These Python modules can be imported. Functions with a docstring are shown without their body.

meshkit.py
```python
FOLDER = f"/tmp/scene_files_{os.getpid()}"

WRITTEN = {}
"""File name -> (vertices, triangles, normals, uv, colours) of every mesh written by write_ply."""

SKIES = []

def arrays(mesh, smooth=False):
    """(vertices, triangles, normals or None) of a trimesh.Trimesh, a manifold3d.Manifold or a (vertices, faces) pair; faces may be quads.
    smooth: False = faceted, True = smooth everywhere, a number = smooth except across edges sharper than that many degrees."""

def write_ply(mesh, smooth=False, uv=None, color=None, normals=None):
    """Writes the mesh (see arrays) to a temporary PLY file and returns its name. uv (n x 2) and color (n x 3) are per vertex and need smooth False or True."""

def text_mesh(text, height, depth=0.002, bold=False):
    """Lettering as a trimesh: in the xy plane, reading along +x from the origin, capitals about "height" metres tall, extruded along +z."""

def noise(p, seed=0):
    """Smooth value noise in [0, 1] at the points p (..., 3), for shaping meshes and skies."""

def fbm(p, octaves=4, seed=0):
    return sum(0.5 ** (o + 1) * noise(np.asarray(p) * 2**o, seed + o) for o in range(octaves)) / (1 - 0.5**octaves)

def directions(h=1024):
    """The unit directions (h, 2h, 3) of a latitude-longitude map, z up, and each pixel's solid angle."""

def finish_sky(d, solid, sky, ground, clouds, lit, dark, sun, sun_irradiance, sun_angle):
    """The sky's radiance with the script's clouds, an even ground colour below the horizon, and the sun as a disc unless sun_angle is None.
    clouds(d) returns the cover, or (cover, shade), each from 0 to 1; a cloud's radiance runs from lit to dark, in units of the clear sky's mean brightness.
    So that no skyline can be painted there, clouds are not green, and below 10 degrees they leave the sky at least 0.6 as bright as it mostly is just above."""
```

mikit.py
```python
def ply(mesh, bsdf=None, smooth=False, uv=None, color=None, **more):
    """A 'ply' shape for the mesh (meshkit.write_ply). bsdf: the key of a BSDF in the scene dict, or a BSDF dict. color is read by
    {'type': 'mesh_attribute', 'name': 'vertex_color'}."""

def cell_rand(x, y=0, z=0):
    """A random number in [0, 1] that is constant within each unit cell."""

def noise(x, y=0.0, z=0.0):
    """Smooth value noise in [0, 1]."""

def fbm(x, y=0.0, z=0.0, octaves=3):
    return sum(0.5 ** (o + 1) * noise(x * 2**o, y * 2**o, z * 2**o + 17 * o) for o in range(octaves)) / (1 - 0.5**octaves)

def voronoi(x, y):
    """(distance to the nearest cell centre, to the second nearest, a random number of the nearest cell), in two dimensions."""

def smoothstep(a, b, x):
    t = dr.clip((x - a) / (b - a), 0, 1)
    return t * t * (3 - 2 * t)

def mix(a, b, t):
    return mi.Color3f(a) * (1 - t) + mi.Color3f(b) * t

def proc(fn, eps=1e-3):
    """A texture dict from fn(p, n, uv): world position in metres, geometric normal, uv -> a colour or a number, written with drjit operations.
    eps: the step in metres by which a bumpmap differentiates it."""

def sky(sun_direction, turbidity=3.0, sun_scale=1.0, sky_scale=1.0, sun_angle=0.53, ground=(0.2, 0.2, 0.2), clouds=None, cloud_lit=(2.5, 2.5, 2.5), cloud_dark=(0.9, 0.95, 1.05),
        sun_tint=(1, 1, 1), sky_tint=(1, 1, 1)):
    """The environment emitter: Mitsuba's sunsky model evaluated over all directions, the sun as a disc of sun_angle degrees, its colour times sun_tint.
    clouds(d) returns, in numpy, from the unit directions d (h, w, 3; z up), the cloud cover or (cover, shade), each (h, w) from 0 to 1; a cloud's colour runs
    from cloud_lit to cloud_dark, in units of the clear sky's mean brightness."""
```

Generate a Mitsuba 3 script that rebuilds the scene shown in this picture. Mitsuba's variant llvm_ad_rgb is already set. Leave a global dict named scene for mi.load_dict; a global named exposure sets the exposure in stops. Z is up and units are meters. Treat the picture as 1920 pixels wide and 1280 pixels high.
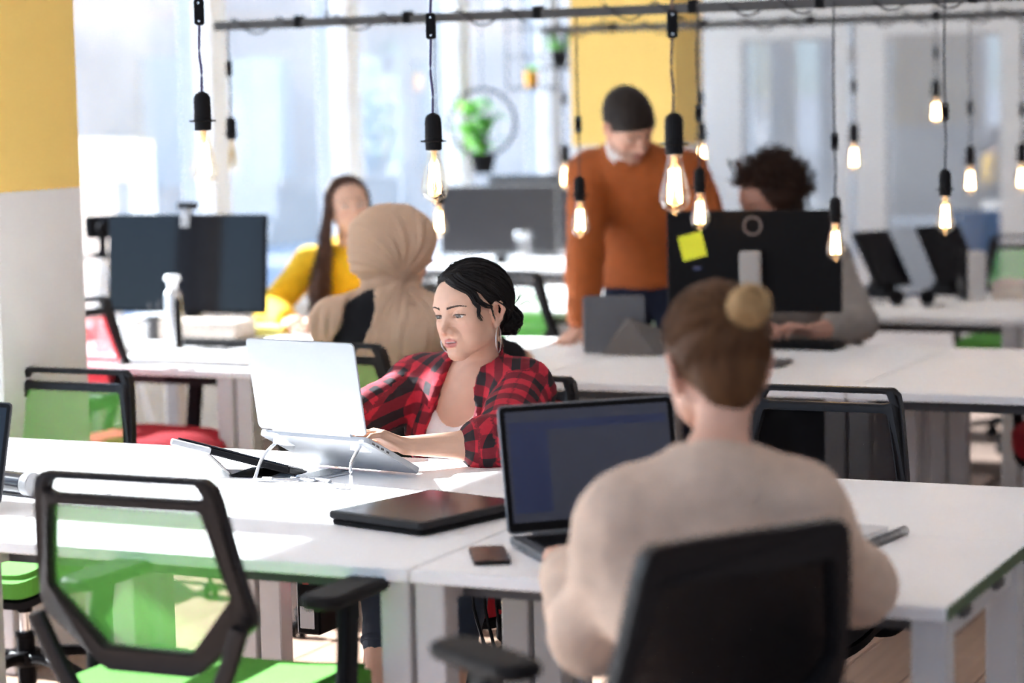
import math
import numpy as np
import trimesh
import manifold3d as m3
import shapely
from shapely.geometry import Polygon, LineString, box as sbox
from shapely import affinity
from scipy import ndimage
import drjit as dr
import mitsuba as mi
import meshkit
import mikit

T = mi.ScalarTransform4f
scene, labels = {}, {}

# ------------------------------------------------------------------ camera, sky, exposure
CAM_F, CAM_Z = 4425.0, 1.62
_yaw, _pitch, _roll = np.radians([24.88, 5.79, -1.225])
_fw = np.array([-np.sin(_yaw) * np.cos(_pitch), np.cos(_yaw) * np.cos(_pitch), -np.sin(_pitch)])
_rt = np.array([np.cos(_yaw), np.sin(_yaw), 0.0])
_up = np.cross(_rt, _fw)
_up = np.cos(_roll) * _up - np.sin(_roll) * _rt
_eye = np.array([0.0, 0.0, CAM_Z])
scene['camera'] = {
    'type': 'thinlens', 'fov_axis': 'x', 'fov': math.degrees(2 * math.atan(960.0 / CAM_F)),
    'aperture_radius': 0.0215, 'focus_distance': 5.62, 'near_clip': 0.05, 'far_clip': 200.0,
    'to_world': T().look_at(origin=_eye.tolist(), target=(_eye + _fw).tolist(), up=_up.tolist()),
}
SUN = (-1.0, 0.03, 0.60)
scene['sky'] = mikit.sky(SUN, turbidity=3.0, sun_scale=2.0, sky_scale=1.0, ground=(0.42, 0.43, 0.46), sun_tint=(0.70, 0.95, 1.50), sky_tint=(0.93, 0.98, 1.08))
exposure = 3.92

# ------------------------------------------------------------------ scene registry
_used = {}


def key_for(name, parent=None):
    base = f'{parent}__{name}' if parent else name
    n = _used.get(base, 0)
    _used[base] = n + 1
    return base if n == 0 else f'{base}_{n:03d}'


def thing(name, label, category, group=None):
    k = key_for(name)
    labels[k] = {'label': label, 'category': category}
    if group:
        labels[k]['group'] = group
    return k


def part(parent, name, shape, bsdf=None, to_world=None, label=None, smooth=30, uv=None, color=None, kind=None, **more):
    """One mesh of the thing `parent`; shape is a mesh or a ply dict that is shared."""
    k = key_for(name, parent)
    d = dict(shape) if isinstance(shape, dict) else mikit.ply(shape, bsdf, smooth=smooth, uv=uv, color=color)
    if bsdf is not None:
        d['bsdf'] = {'type': 'ref', 'id': bsdf}
    if to_world is not None:
        d['to_world'] = to_world
    d.update(more)
    scene[k] = d
    if label:
        labels.setdefault(k, {})['label'] = label
    if kind:
        labels.setdefault(k, {})['kind'] = kind
    return k


def single(name, shape, bsdf, label, category, group=None, **kw):
    k = thing(name, label, category, group)
    _used[k] = _used.get(k, 1)
    d = dict(shape) if isinstance(shape, dict) else mikit.ply(shape, bsdf, smooth=kw.pop('smooth', 30), uv=kw.pop('uv', None), color=kw.pop('color', None))
    if bsdf is not None:
        d['bsdf'] = {'type': 'ref', 'id': bsdf}
    if kw.get('to_world') is not None:
        d['to_world'] = kw.pop('to_world')
    scene[k] = d
    return k


def struct(name, shape, bsdf, label=None, smooth=False, parent=None):
    k = key_for(name, parent)
    scene[k] = mikit.ply(shape, bsdf, smooth=smooth)
    if parent is None:
        labels[k] = {'kind': 'structure'}
        if label:
            labels[k]['label'] = label
    return k


def at_place(x, y, z=0.0, rz=0.0):
    return T().translate([x, y, z]).rotate([0, 0, 1], rz)


# ------------------------------------------------------------------ mesh helpers
cat = lambda *ms: trimesh.util.concatenate([m for m in ms if m is not None])


def hull(points):
    return trimesh.convex.convex_hull(np.asarray(points, float))


def cbox(x0, x1, y0, y1, z0, z1, c=0.003):
    """A box with chamfered edges."""
    c = min(c, 0.45 * min(x1 - x0, y1 - y0, z1 - z0))
    p = []
    for x, sx in ((x0, 1), (x1, -1)):
        for y, sy in ((y0, 1), (y1, -1)):
            for z, sz in ((z0, 1), (z1, -1)):
                p += [(x, y + sy * c, z + sz * c), (x + sx * c, y, z + sz * c), (x + sx * c, y + sy * c, z)]
    return hull(p)


def pbox(x0, x1, y0, y1, z0, z1):
    m = trimesh.creation.box([x1 - x0, y1 - y0, z1 - z0])
    m.apply_translation([(x0 + x1) / 2, (y0 + y1) / 2, (z0 + z1) / 2])
    return m


def spline(points, n=8):
    """A Catmull-Rom curve through the points."""
    p = np.asarray(points, float)
    q = np.vstack([2 * p[0] - p[1], p, 2 * p[-1] - p[-2]])
    out = []
    for i in range(1, len(q) - 2):
        t = np.linspace(0, 1, n, endpoint=False)[:, None]
        a, b, c, d = q[i - 1], q[i], q[i + 1], q[i + 2]
        out.append(0.5 * (2 * b + (c - a) * t + (2 * a - 5 * b + 4 * c - d) * t ** 2 + (3 * b - a - 3 * c + d) * t ** 3))
    return np.vstack(out + [p[-1:]])


def sweep(points, section, closed_ends=True, up=(0, 0, 1), scale=None):
    """A closed 2-D section (k x 2) swept along a polyline: section x across, section y along `up`."""
    p, s = np.asarray(points, float), np.asarray(section, float)
    t = np.gradient(p, axis=0)
    t /= np.linalg.norm(t, axis=1, keepdims=True) + 1e-12
    up = np.asarray(up, float)
    a = np.cross(t, up)
    bad = np.linalg.norm(a, axis=1) < 1e-3
    a[bad] = np.cross(t[bad], [0.31, 0.95, 0.1])
    for i in range(1, len(a)):
        if a[i] @ a[i - 1] < 0 and abs(up[2]) < 2:
            a[i] = -a[i] if a[i] @ a[i - 1] < -0.2 else a[i]
    a /= np.linalg.norm(a, axis=1, keepdims=True) + 1e-12
    b = np.cross(a, t)
    sc = np.ones(len(p)) if scale is None else np.broadcast_to(scale, (len(p),))
    v = p[:, None] + sc[:, None, None] * (s[None, :, :1] * a[:, None] + s[None, :, 1:] * b[:, None])
    k, n = len(s), len(p)
    i, j = np.meshgrid(np.arange(n - 1), np.arange(k), indexing='ij')
    q = np.stack([i * k + j, i * k + (j + 1) % k, (i + 1) * k + (j + 1) % k, (i + 1) * k + j], -1).reshape(-1, 4)
    f = np.vstack([q[:, [0, 1, 2]], q[:, [0, 2, 3]]])
    v = v.reshape(-1, 3)
    if closed_ends:
        c0, c1 = len(v), len(v) + 1
        v = np.vstack([v, p[:1], p[-1:]])
        e = np.arange(k)
        f = np.vstack([f, np.stack([np.full(k, c0), (e + 1) % k, e], 1), np.stack([np.full(k, c1), (n - 1) * k + e, (n - 1) * k + (e + 1) % k], 1)])
    m = trimesh.Trimesh(v, f, process=False)
    if m.volume < 0:
        m.invert()
    return m


def ring2(r, k=8, ry=None):
    t = np.arange(k) * 2 * np.pi / k
    return np.stack([r * np.cos(t), (r if ry is None else ry) * np.sin(t)], 1)


def tube(points, r, k=8, scale=None):
    return sweep(points, ring2(r, k), scale=scale)


def torus(center, R, r, axis=2, k=36, kk=8, squash=1.0):
    t = np.linspace(0, 2 * np.pi, k, endpoint=False)
    u = np.arange(kk) * 2 * np.pi / kk
    P = []
    for a in t:
        c, s = np.cos(a), np.sin(a)
        for b in u:
            P.append(((R + r * np.cos(b)) * c, (R + r * np.cos(b)) * s * squash, r * np.sin(b)))
    P = np.array(P)
    i, j = np.meshgrid(np.arange(k), np.arange(kk), indexing='ij')
    q = np.stack([i * kk + j, ((i + 1) % k) * kk + j, ((i + 1) % k) * kk + (j + 1) % kk, i * kk + (j + 1) % kk], -1).reshape(-1, 4)
    f = np.vstack([q[:, [0, 1, 2]], q[:, [0, 2, 3]]])
    P = {2: P, 1: P[:, [0, 2, 1]], 0: P[:, [2, 0, 1]]}[axis]
    m = trimesh.Trimesh(P + np.asarray(center, float), f, process=False)
    if m.volume < 0:
        m.invert()
    return m


def lathe(profile, k=28):
    """(r, z) points from bottom to top revolved about z; a mesh that closes where r is 0."""
    pr = np.asarray(profile, float)
    a = np.arange(k) * 2 * np.pi / k
    v = np.stack([pr[:, None, 0] * np.cos(a), pr[:, None, 0] * np.sin(a), np.repeat(pr[:, 1:], k, 1)], -1).reshape(-1, 3)
    n = len(pr)
    i, j = np.meshgrid(np.arange(n - 1), np.arange(k), indexing='ij')
    q = np.stack([i * k + j, i * k + (j + 1) % k, (i + 1) * k + (j + 1) % k, (i + 1) * k + j], -1).reshape(-1, 4)
    f = np.vstack([q[:, [0, 1, 2]], q[:, [0, 2, 3]]])
    m = trimesh.Trimesh(v, f, process=False)
    m.merge_vertices()
    m.update_faces(m.nondegenerate_faces())
    return m


def rrect(w, h, r, k=5, cx=0.0, cy=0.0):
    """A rounded rectangle as a shapely polygon."""
    r = min(r, 0.499 * min(w, h))
    return sbox(cx - w / 2 + r, cy - h / 2 + r, cx + w / 2 - r, cy + h / 2 - r).buffer(r, quad_segs=k)


def slab(poly, z0, z1, c=0.0):
    """A polygon extruded from z0 to z1, its rims bevelled by c."""
    if c <= 0:
        m = trimesh.creation.extrude_polygon(poly, z1 - z0, engine='earcut')
        m.apply_translation([0, 0, z0])
        return m
    ins = poly.buffer(-c, join_style='mitre')
    if poly.interiors or poly.geom_type != 'Polygon' or len(ins.exterior.coords) != len(poly.exterior.coords):
        a, b = slab(poly, z0 + c, z1 - c), slab(ins, z0, z1)
        return cat(a, b)
    pts = [np.array(q.exterior.coords)[:-1] for q in (ins, poly, poly, ins)]
    start = np.argmin(np.linalg.norm(pts[0] - pts[1][0], axis=1))
    pts[0] = pts[3] = np.roll(pts[0], -start, axis=0)
    k = len(pts[0])
    v = np.vstack([np.column_stack([q, np.full(k, z)]) for q, z in zip(pts, (z0, z0 + c, z1 - c, z1))])
    i, j = np.meshgrid(np.arange(3), np.arange(k), indexing='ij')
    q = np.stack([i * k + j, i * k + (j + 1) % k, (i + 1) * k + (j + 1) % k, (i + 1) * k + j], -1).reshape(-1, 4)
    f = [q[:, [0, 1, 2]], q[:, [0, 2, 3]]]
    tv, tf = trimesh.creation.triangulate_polygon(Polygon(pts[0]), engine='earcut')
    near = np.argmin(((tv[:, None, :] - pts[0][None]) ** 2).sum(-1), 1)
    tf = near[tf]
    f += [tf[:, ::-1], tf + 3 * k]
    m = trimesh.Trimesh(v, np.vstack(f), process=False)
    m.fix_normals()
    return m


def moved(m, x=0, y=0, z=0, rx=0, ry=0, rz=0):
    """A copy turned about x, then y, then z (degrees), then shifted."""
    m = m.copy()
    for ang, ax in ((rx, (1, 0, 0)), (ry, (0, 1, 0)), (rz, (0, 0, 1))):
        if ang:
            m.apply_transform(trimesh.transformations.rotation_matrix(math.radians(ang), ax))
    m.apply_translation([x, y, z])
    return m


def cyl(r, z0, z1, k=20, c=0.0, x=0.0, y=0.0):
    c = min(c, r * 0.5, (z1 - z0) / 2.1)
    pr = [(0, z0), (r - c, z0), (r, z0 + c), (r, z1 - c), (r - c, z1), (0, z1)] if c > 0 else [(0, z0), (r, z0), (r, z1), (0, z1)]
    m = lathe(pr, k)
    m.apply_translation([x, y, 0])
    return m


# ------------------------------------------------------------------ signed distance fields on a rectilinear grid, for bodies, hair and cloth
def axis(lo, hi, step, fine=()):
    """Grid coordinates from lo to hi by step, finer in the (a, b, step) ranges."""
    out = [lo]
    while out[-1] < hi:
        x = out[-1]
        s = min([step] + [f[2] for f in fine if f[0] <= x < f[1]])
        nxt = [f[0] for f in fine if x < f[0] < x + s]
        out.append(min(x + s, min(nxt) + 1e-6) if nxt else x + s)
    return np.array(out, np.float32)


class Field:
    def __init__(self, ax, ay, az, far=0.08):
        self.ax = [np.asarray(a, np.float32) for a in (ax, ay, az)]
        self.far = far
        self.d = np.full([len(a) for a in self.ax], far, np.float32)

    def _block(self, lo, hi):
        s = []
        for a, l, h in zip(self.ax, lo, hi):
            i, j = np.searchsorted(a, [l, h])
            if j <= i:
                return None, None
            s.append(slice(i, j))
        g = np.meshgrid(*[a[q] for a, q in zip(self.ax, s)], indexing='ij', sparse=True)
        return tuple(s), g

    def _union(self, s, e, k):
        d = self.d[s]
        if k <= 0:
            np.minimum(d, e, out=d)
        else:
            h = np.maximum(k - np.abs(d - e), 0) / k
            d[...] = np.minimum(d, e) - h * h * k * 0.25

    def _cut(self, s, e, k):
        d = self.d[s]
        if k <= 0:
            np.maximum(d, -e, out=d)
        else:
            h = np.maximum(k - np.abs(d + e), 0) / k
            d[...] = np.maximum(d, -e) + h * h * k * 0.25

    def cone(self, a, b, ra, rb=None, k=0.0, cut=False, flat=None):
        """A capsule from a to b whose radius runs from ra to rb; flat=(direction, factor) squeezes it along a direction."""
        a, b = np.asarray(a, np.float32), np.asarray(b, np.float32)
        rb = ra if rb is None else rb
        m = max(ra, rb) + k + 0.012
        s, g = self._block(np.minimum(a, b) - m, np.maximum(a, b) + m)
        if s is None:
            return self
        ab = b - a
        L = float(ab @ ab) + 1e-12
        p = [g[i] - a[i] for i in range(3)]
        t = np.clip((p[0] * ab[0] + p[1] * ab[1] + p[2] * ab[2]) / L, 0, 1)
        q = [p[i] - t * ab[i] for i in range(3)]
        n2 = q[0] ** 2 + q[1] ** 2 + q[2] ** 2
        if flat is not None:
            u, fct = np.asarray(flat[0], float), flat[1]
            u = u / np.linalg.norm(u)
            w = q[0] * u[0] + q[1] * u[1] + q[2] * u[2]
            n2 = n2 + w * w * (1 / fct ** 2 - 1)
        e = np.sqrt(n2) - (ra + t * (rb - ra))
        (self._cut if cut else self._union)(s, e.astype(np.float32), k)
        return self

    def ball(self, c, r, k=0.0, cut=False):
        return self.cone(c, c, r, r, k, cut)

    def ellipsoid(self, c, r, R=None, k=0.0, cut=False):
        """R: 3x3 matrix whose rows are the ellipsoid's axes in world space."""
        c, r = np.asarray(c, float), np.asarray(r, float)
        R = np.eye(3) if R is None else np.asarray(R, float)
        ext = np.sqrt(((R * r[:, None]) ** 2).sum(0)) + k + 0.012
        s, g = self._block(c - ext, c + ext)
        if s is None:
            return self
        p = [g[i] - c[i] for i in range(3)]
        k0 = k1 = 0
        for i in range(3):
            w = (p[0] * R[i, 0] + p[1] * R[i, 1] + p[2] * R[i, 2]) / r[i]
            k0 = k0 + w * w
            k1 = k1 + (w / r[i]) ** 2
        k0, k1 = np.sqrt(k0), np.sqrt(k1)
        e = k0 * (k0 - 1) / np.maximum(k1, 1e-6)
        (self._cut if cut else self._union)(s, np.asarray(e, np.float32), k)
        return self

    def half(self, point, normal, k=0.0):
        """Keeps the side that the normal points away from."""
        n = np.asarray(normal, float)
        n = n / np.linalg.norm(n)
        g = np.meshgrid(*self.ax, indexing='ij', sparse=True)
        e = sum((g[i] - point[i]) * n[i] for i in range(3)).astype(np.float32)
        if k > 0:
            h = np.maximum(k - np.abs(self.d - e), 0) / k
            self.d = np.maximum(self.d, e) + h * h * k * 0.25
        else:
            self.d = np.maximum(self.d, e)
        return self

    def grid(self):
        return np.meshgrid(*self.ax, indexing='ij', sparse=True)

    def mesh(self, smooth=1):
        """Surface nets."""
        d, (X, Y, Z) = self.d, self.ax
        s = d < 0
        n = [len(a) for a in self.ax]
        c = np.zeros([k - 1 for k in n], np.uint8)
        for i, j, k in np.ndindex(2, 2, 2):
            c += s[i:n[0] - 1 + i, j:n[1] - 1 + j, k:n[2] - 1 + k]
        cells = np.argwhere((c > 0) & (c < 8))
        if len(cells) == 0:
            return trimesh.Trimesh()
        ids = np.full(c.shape, -1, np.int32)
        ids[tuple(cells.T)] = np.arange(len(cells))
        acc, cnt = np.zeros((len(cells), 3)), np.zeros(len(cells))
        corner = {o: d[cells[:, 0] + o[0], cells[:, 1] + o[1], cells[:, 2] + o[2]].astype(float) for o in np.ndindex(2, 2, 2)}
        for ax in range(3):
            for o in np.ndindex(2, 2, 2):
                if o[ax]:
                    continue
                o2 = tuple(1 if q == ax else o[q] for q in range(3))
                a, b = corner[o], corner[o2]
                hit = (a < 0) != (b < 0)
                t = a[hit] / (a[hit] - b[hit])
                off = np.tile(np.array(o, float), (hit.sum(), 1))
                off[:, ax] = t
                acc[hit] += off
                cnt[hit] += 1
        acc /= cnt[:, None]
        v = np.stack([np.interp(cells[:, q] + acc[:, q], np.arange(n[q]), self.ax[q]) for q in range(3)], 1)
        faces = []
        for ax in range(3):
            u, w = [q for q in range(3) if q != ax]
            lo, hi = [slice(1, n[q] - 1) for q in range(3)], [slice(1, n[q] - 1) for q in range(3)]
            lo[ax], hi[ax] = slice(0, n[ax] - 1), slice(1, n[ax])
            A, B = s[tuple(lo)], s[tuple(hi)]
            e = np.argwhere(A != B)
            if not len(e):
                continue
            base = e.copy()
            base[:, u] += 1
            base[:, w] += 1
            neg = A[tuple(e.T)]
            def cell(du, dw):
                q = base.copy()
                q[:, u] -= du
                q[:, w] -= dw
                return ids[tuple(q.T)]
            quad = np.stack([cell(1, 1), cell(0, 1), cell(0, 0), cell(1, 0)], 1)
            flip = neg if ax != 1 else ~neg
            quad = np.where(flip[:, None], quad, quad[:, ::-1])
            faces += [quad[:, [0, 1, 2]], quad[:, [0, 2, 3]]]
        m = trimesh.Trimesh(v, np.vstack(faces), process=False)
        if smooth:
            relax(m, smooth)
        return m


def relax(m, rounds=1, lam=0.5, mu=-0.52):
    """Taubin smoothing in place."""
    import scipy.sparse as sp
    e = np.vstack([m.faces[:, [0, 1]], m.faces[:, [1, 2]], m.faces[:, [2, 0]]])
    n = len(m.vertices)
    A = sp.coo_matrix((np.ones(2 * len(e)), (np.r_[e[:, 0], e[:, 1]], np.r_[e[:, 1], e[:, 0]])), (n, n)).tocsr()
    A.data[:] = 1
    deg = np.maximum(np.asarray(A.sum(1)), 1)
    v = np.array(m.vertices)
    for _ in range(rounds):
        for f in (lam, mu):
            v += f * (A @ v / deg - v)
    m.vertices = v
    return m


def keep_biggest(m, least=200):
    ps = m.split(only_watertight=False)
    return cat(*[p for p in ps if len(p.faces) >= least]) if len(ps) > 1 else m


def unit(v):
    v = np.asarray(v, float)
    return v / (np.linalg.norm(v) + 1e-12)

# ------------------------------------------------------------------ materials
noise, fbm, smoothstep, mix = mikit.noise, mikit.fbm, mikit.smoothstep, mikit.mix


def mat(name, color, rough=0.5, two=True, **kw):
    c = color if isinstance(color, dict) else {'type': 'rgb', 'value': list(color)}
    b = {'type': 'principled', 'base_color': c, 'roughness': rough, **kw}
    scene[name] = {'type': 'twosided', 'bsdf': b} if two else b
    return name


def lin(*c):
    """sRGB 0-255 -> linear."""
    c = np.array(c, float) / 255
    return np.where(c < 0.04045, c / 12.92, ((c + 0.055) / 1.055) ** 2.4).tolist()


VC = {'type': 'mesh_attribute', 'name': 'vertex_color'}
mat('mat_wall', mikit.proc(lambda p, n, uv: mix((0.80, 0.79, 0.78), (0.76, 0.75, 0.735), fbm(p.x * 3, p.y * 3, p.z * 3))), 0.9)
mat('mat_ceiling', (0.82, 0.82, 0.81), 0.9)
mat('mat_yellow_paint', mikit.proc(lambda p, n, uv: mix((0.85, 0.585, 0.165), (0.81, 0.555, 0.155), fbm(p.x * 4, p.y * 4, p.z * 4))), 0.7)
mat('mat_white_paint', mikit.proc(lambda p, n, uv: mix((0.74, 0.72, 0.70), (0.68, 0.655, 0.63), fbm(p.x * 5, p.y * 5, p.z * 2.5))), 0.75)
mat('mat_frame_white', (0.82, 0.82, 0.82), 0.45)
mat('mat_frame_grey', (0.34, 0.36, 0.39), 0.5)


def _plank_color(p, n, uv):
    i = dr.floor(p.x / 0.193 + 50)
    j = dr.floor(p.y / 1.28 + mikit.cell_rand(i, 3.0))
    r = mikit.cell_rand(i, j, 7)
    g = fbm(p.x * 60 + r * 31, p.y * 3.2, r * 9, octaves=4)
    c = mix((0.42, 0.285, 0.21), (0.30, 0.19, 0.135), g)
    return c * (0.86 + 0.28 * r)


mat('mat_plank', mikit.proc(_plank_color), 0.42)
mat('mat_floor_base', (0.12, 0.08, 0.06), 0.8)
mat('mat_desk', mikit.proc(lambda p, n, uv: mix((0.80, 0.785, 0.775), (0.78, 0.765, 0.755), fbm(p.x * 8, p.y * 8, p.z * 8))), 0.42, specular=0.4)
mat('mat_desk_edge', (0.74, 0.71, 0.69), 0.5)
mat('mat_green_edge', (0.055, 0.10, 0.045), 0.5)
mat('mat_leg', (0.50, 0.49, 0.485), 0.45)
mat('mat_dark_metal', (0.045, 0.043, 0.045), 0.5)
mat('mat_rail', (0.055, 0.052, 0.05), 0.5)
mat('mat_black', (0.005, 0.0045, 0.005), 0.45, specular=0.08)
mat('mat_black_soft', (0.007, 0.0065, 0.007), 0.6, specular=0.15)
mat('mat_black_gloss', (0.012, 0.012, 0.014), 0.12)
mat('mat_chair_frame', (0.010, 0.009, 0.010), 0.42, specular=0.25)
mat('mat_chrome', (0.75, 0.75, 0.76), 0.18, metallic=1.0)
mat('mat_silver', (0.66, 0.67, 0.69), 0.34, metallic=1.0)
mat('mat_alu', (0.40, 0.41, 0.43), 0.55, metallic=0.35)
mat('mat_white_plastic', (0.82, 0.82, 0.83), 0.35)
mat('mat_grey_plastic', (0.33, 0.33, 0.34), 0.5)
mat('mat_lightgrey', (0.55, 0.54, 0.54), 0.5)
mat('mat_screen_dark', (0.006, 0.006, 0.008), 0.05, specular=0.22)
mat('mat_note', (0.78, 0.82, 0.04), 0.8)
mat('mat_paper', (0.84, 0.83, 0.81), 0.85)
mat('mat_yellow_paper', (0.86, 0.80, 0.22), 0.85)
mat('mat_box', (0.58, 0.50, 0.43), 0.8)
mat('mat_navy', (0.025, 0.035, 0.09), 0.7)
mat('mat_blue', (0.12, 0.20, 0.33), 0.6)
mat('mat_felt', (0.14, 0.125, 0.115), 0.9)
mat('mat_orange', (0.80, 0.36, 0.03), 0.6)
mat('mat_stand', (0.34, 0.325, 0.31), 0.5)
mat('mat_ring', (0.17, 0.13, 0.115), 0.5)
mat('mat_leaf', (0.085, 0.26, 0.045), 0.5)
mat('mat_leaf_light', (0.20, 0.45, 0.10), 0.5)
mat('mat_stem', (0.10, 0.13, 0.05), 0.7)
mat('mat_cord', (0.018, 0.016, 0.02), 0.5)
mat('mat_cord_purple', (0.045, 0.03, 0.10), 0.6)
mat('mat_cord_brown', (0.11, 0.05, 0.035), 0.6)
mat('mat_facade', mikit.proc(lambda p, n, uv: mix((0.88, 0.69, 0.55), (0.68, 0.545, 0.445), smoothstep(0.3, 0.75, fbm(p.y * 0.55, p.z * 0.9, 2.0, octaves=4)))), 0.95)
mat('mat_facade_glass', (0.70, 0.60, 0.51), 0.6)
mat('mat_house', (0.66, 0.58, 0.48), 0.9)
mat('mat_ground_out', (0.55, 0.55, 0.56), 0.95)
mat('mat_backroom', mikit.proc(lambda p, n, uv: mix((0.80, 0.74, 0.69), (0.68, 0.63, 0.60), fbm(p.x * 1.2, p.y, p.z * 1.5))), 0.9)
scene['mat_glass'] = {'type': 'thindielectric', 'int_ior': 1.5}
scene['mat_bulb_glass'] = {'type': 'thindielectric', 'int_ior': 1.5, 'specular_transmittance': {'type': 'rgb', 'value': [0.975, 0.915, 0.81]}}


def fabric(name, color, dark):
    """Chair cushion cloth with a fine weave."""
    mat(name, mikit.proc(lambda p, n, uv, a=tuple(color), b=tuple(dark): mix(a, b, 0.5 + 0.5 * dr.sin(p.x * 1400) * dr.sin(p.y * 1400))), 0.9, sheen=0.3)


fabric('mat_seat_green', (0.080, 0.29, 0.030), (0.058, 0.22, 0.020))
fabric('mat_seat_red', (0.40, 0.012, 0.022), (0.30, 0.008, 0.015))
fabric('mat_seat_black', (0.007, 0.0065, 0.007), (0.004, 0.004, 0.0045))


def mesh_cloth(name, color, opacity, trans=0.9):
    """Woven chair mesh: open cloth, so part of the light goes straight through its holes."""
    scene[name] = {'type': 'mask', 'opacity': opacity, 'bsdf': {'type': 'principledthin', 'base_color': {'type': 'rgb', 'value': list(color)}, 'roughness': 0.8, 'diff_trans': trans}}


def weave(pitch, low, high):
    def fn(p, n, uv):
        a, b = uv.x / pitch, uv.y / pitch
        h = dr.sin(6.2832 * a) * dr.sin(6.2832 * b)
        return low + (high - low) * smoothstep(-0.25, 0.45, h)
    return mikit.proc(fn)


mesh_cloth('mat_mesh_green', (0.20, 0.66, 0.13), weave(0.0062, 0.38, 0.72))
mesh_cloth('mat_mesh_red', (0.50, 0.03, 0.04), weave(0.0062, 0.40, 0.80))
mesh_cloth('mat_mesh_black', (0.007, 0.0065, 0.007), weave(0.0062, 0.78, 0.97), 0.2)
mesh_cloth('mat_mesh_dense', (0.006, 0.0055, 0.006), weave(0.0062, 0.93, 0.995), 0.1)
scene['mat_added_blind'] = {'type': 'principledthin', 'base_color': {'type': 'rgb', 'value': [0.75, 0.75, 0.73]}, 'roughness': 0.9, 'diff_trans': 0.5}

# ------------------------------------------------------------------ the room
XW, YB, XR, YF, ZC = -6.0, 14.0, 3.2, -1.6, 3.25      # window wall, back wall, right wall, front wall, ceiling
struct('floor', pbox(XW - 0.25, XR + 0.2, YF - 0.2, 18.2, -0.12, -0.012), 'mat_floor_base', 'brown laminate plank floor of the office')
_pl = mikit.ply(cbox(-0.095, 0.095, -0.638, 0.638, -0.012, 0.0, 0.0018), 'mat_plank')
for i in range(-26, 6):
    off = (i * 0.37) % 1.0
    for j in range(1, 8):
        y = (j + off) * 1.28
        x = (i + 0.5) * 0.193
        if y < 1.6 or y > 9.6:
            continue
        part('floor', 'plank', _pl, to_world=T().translate([x, y, 0]))
struct('ceiling', pbox(XW - 0.25, XR + 0.2, YF - 0.2, YB + 0.2, ZC, ZC + 0.15), 'mat_ceiling')
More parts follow.
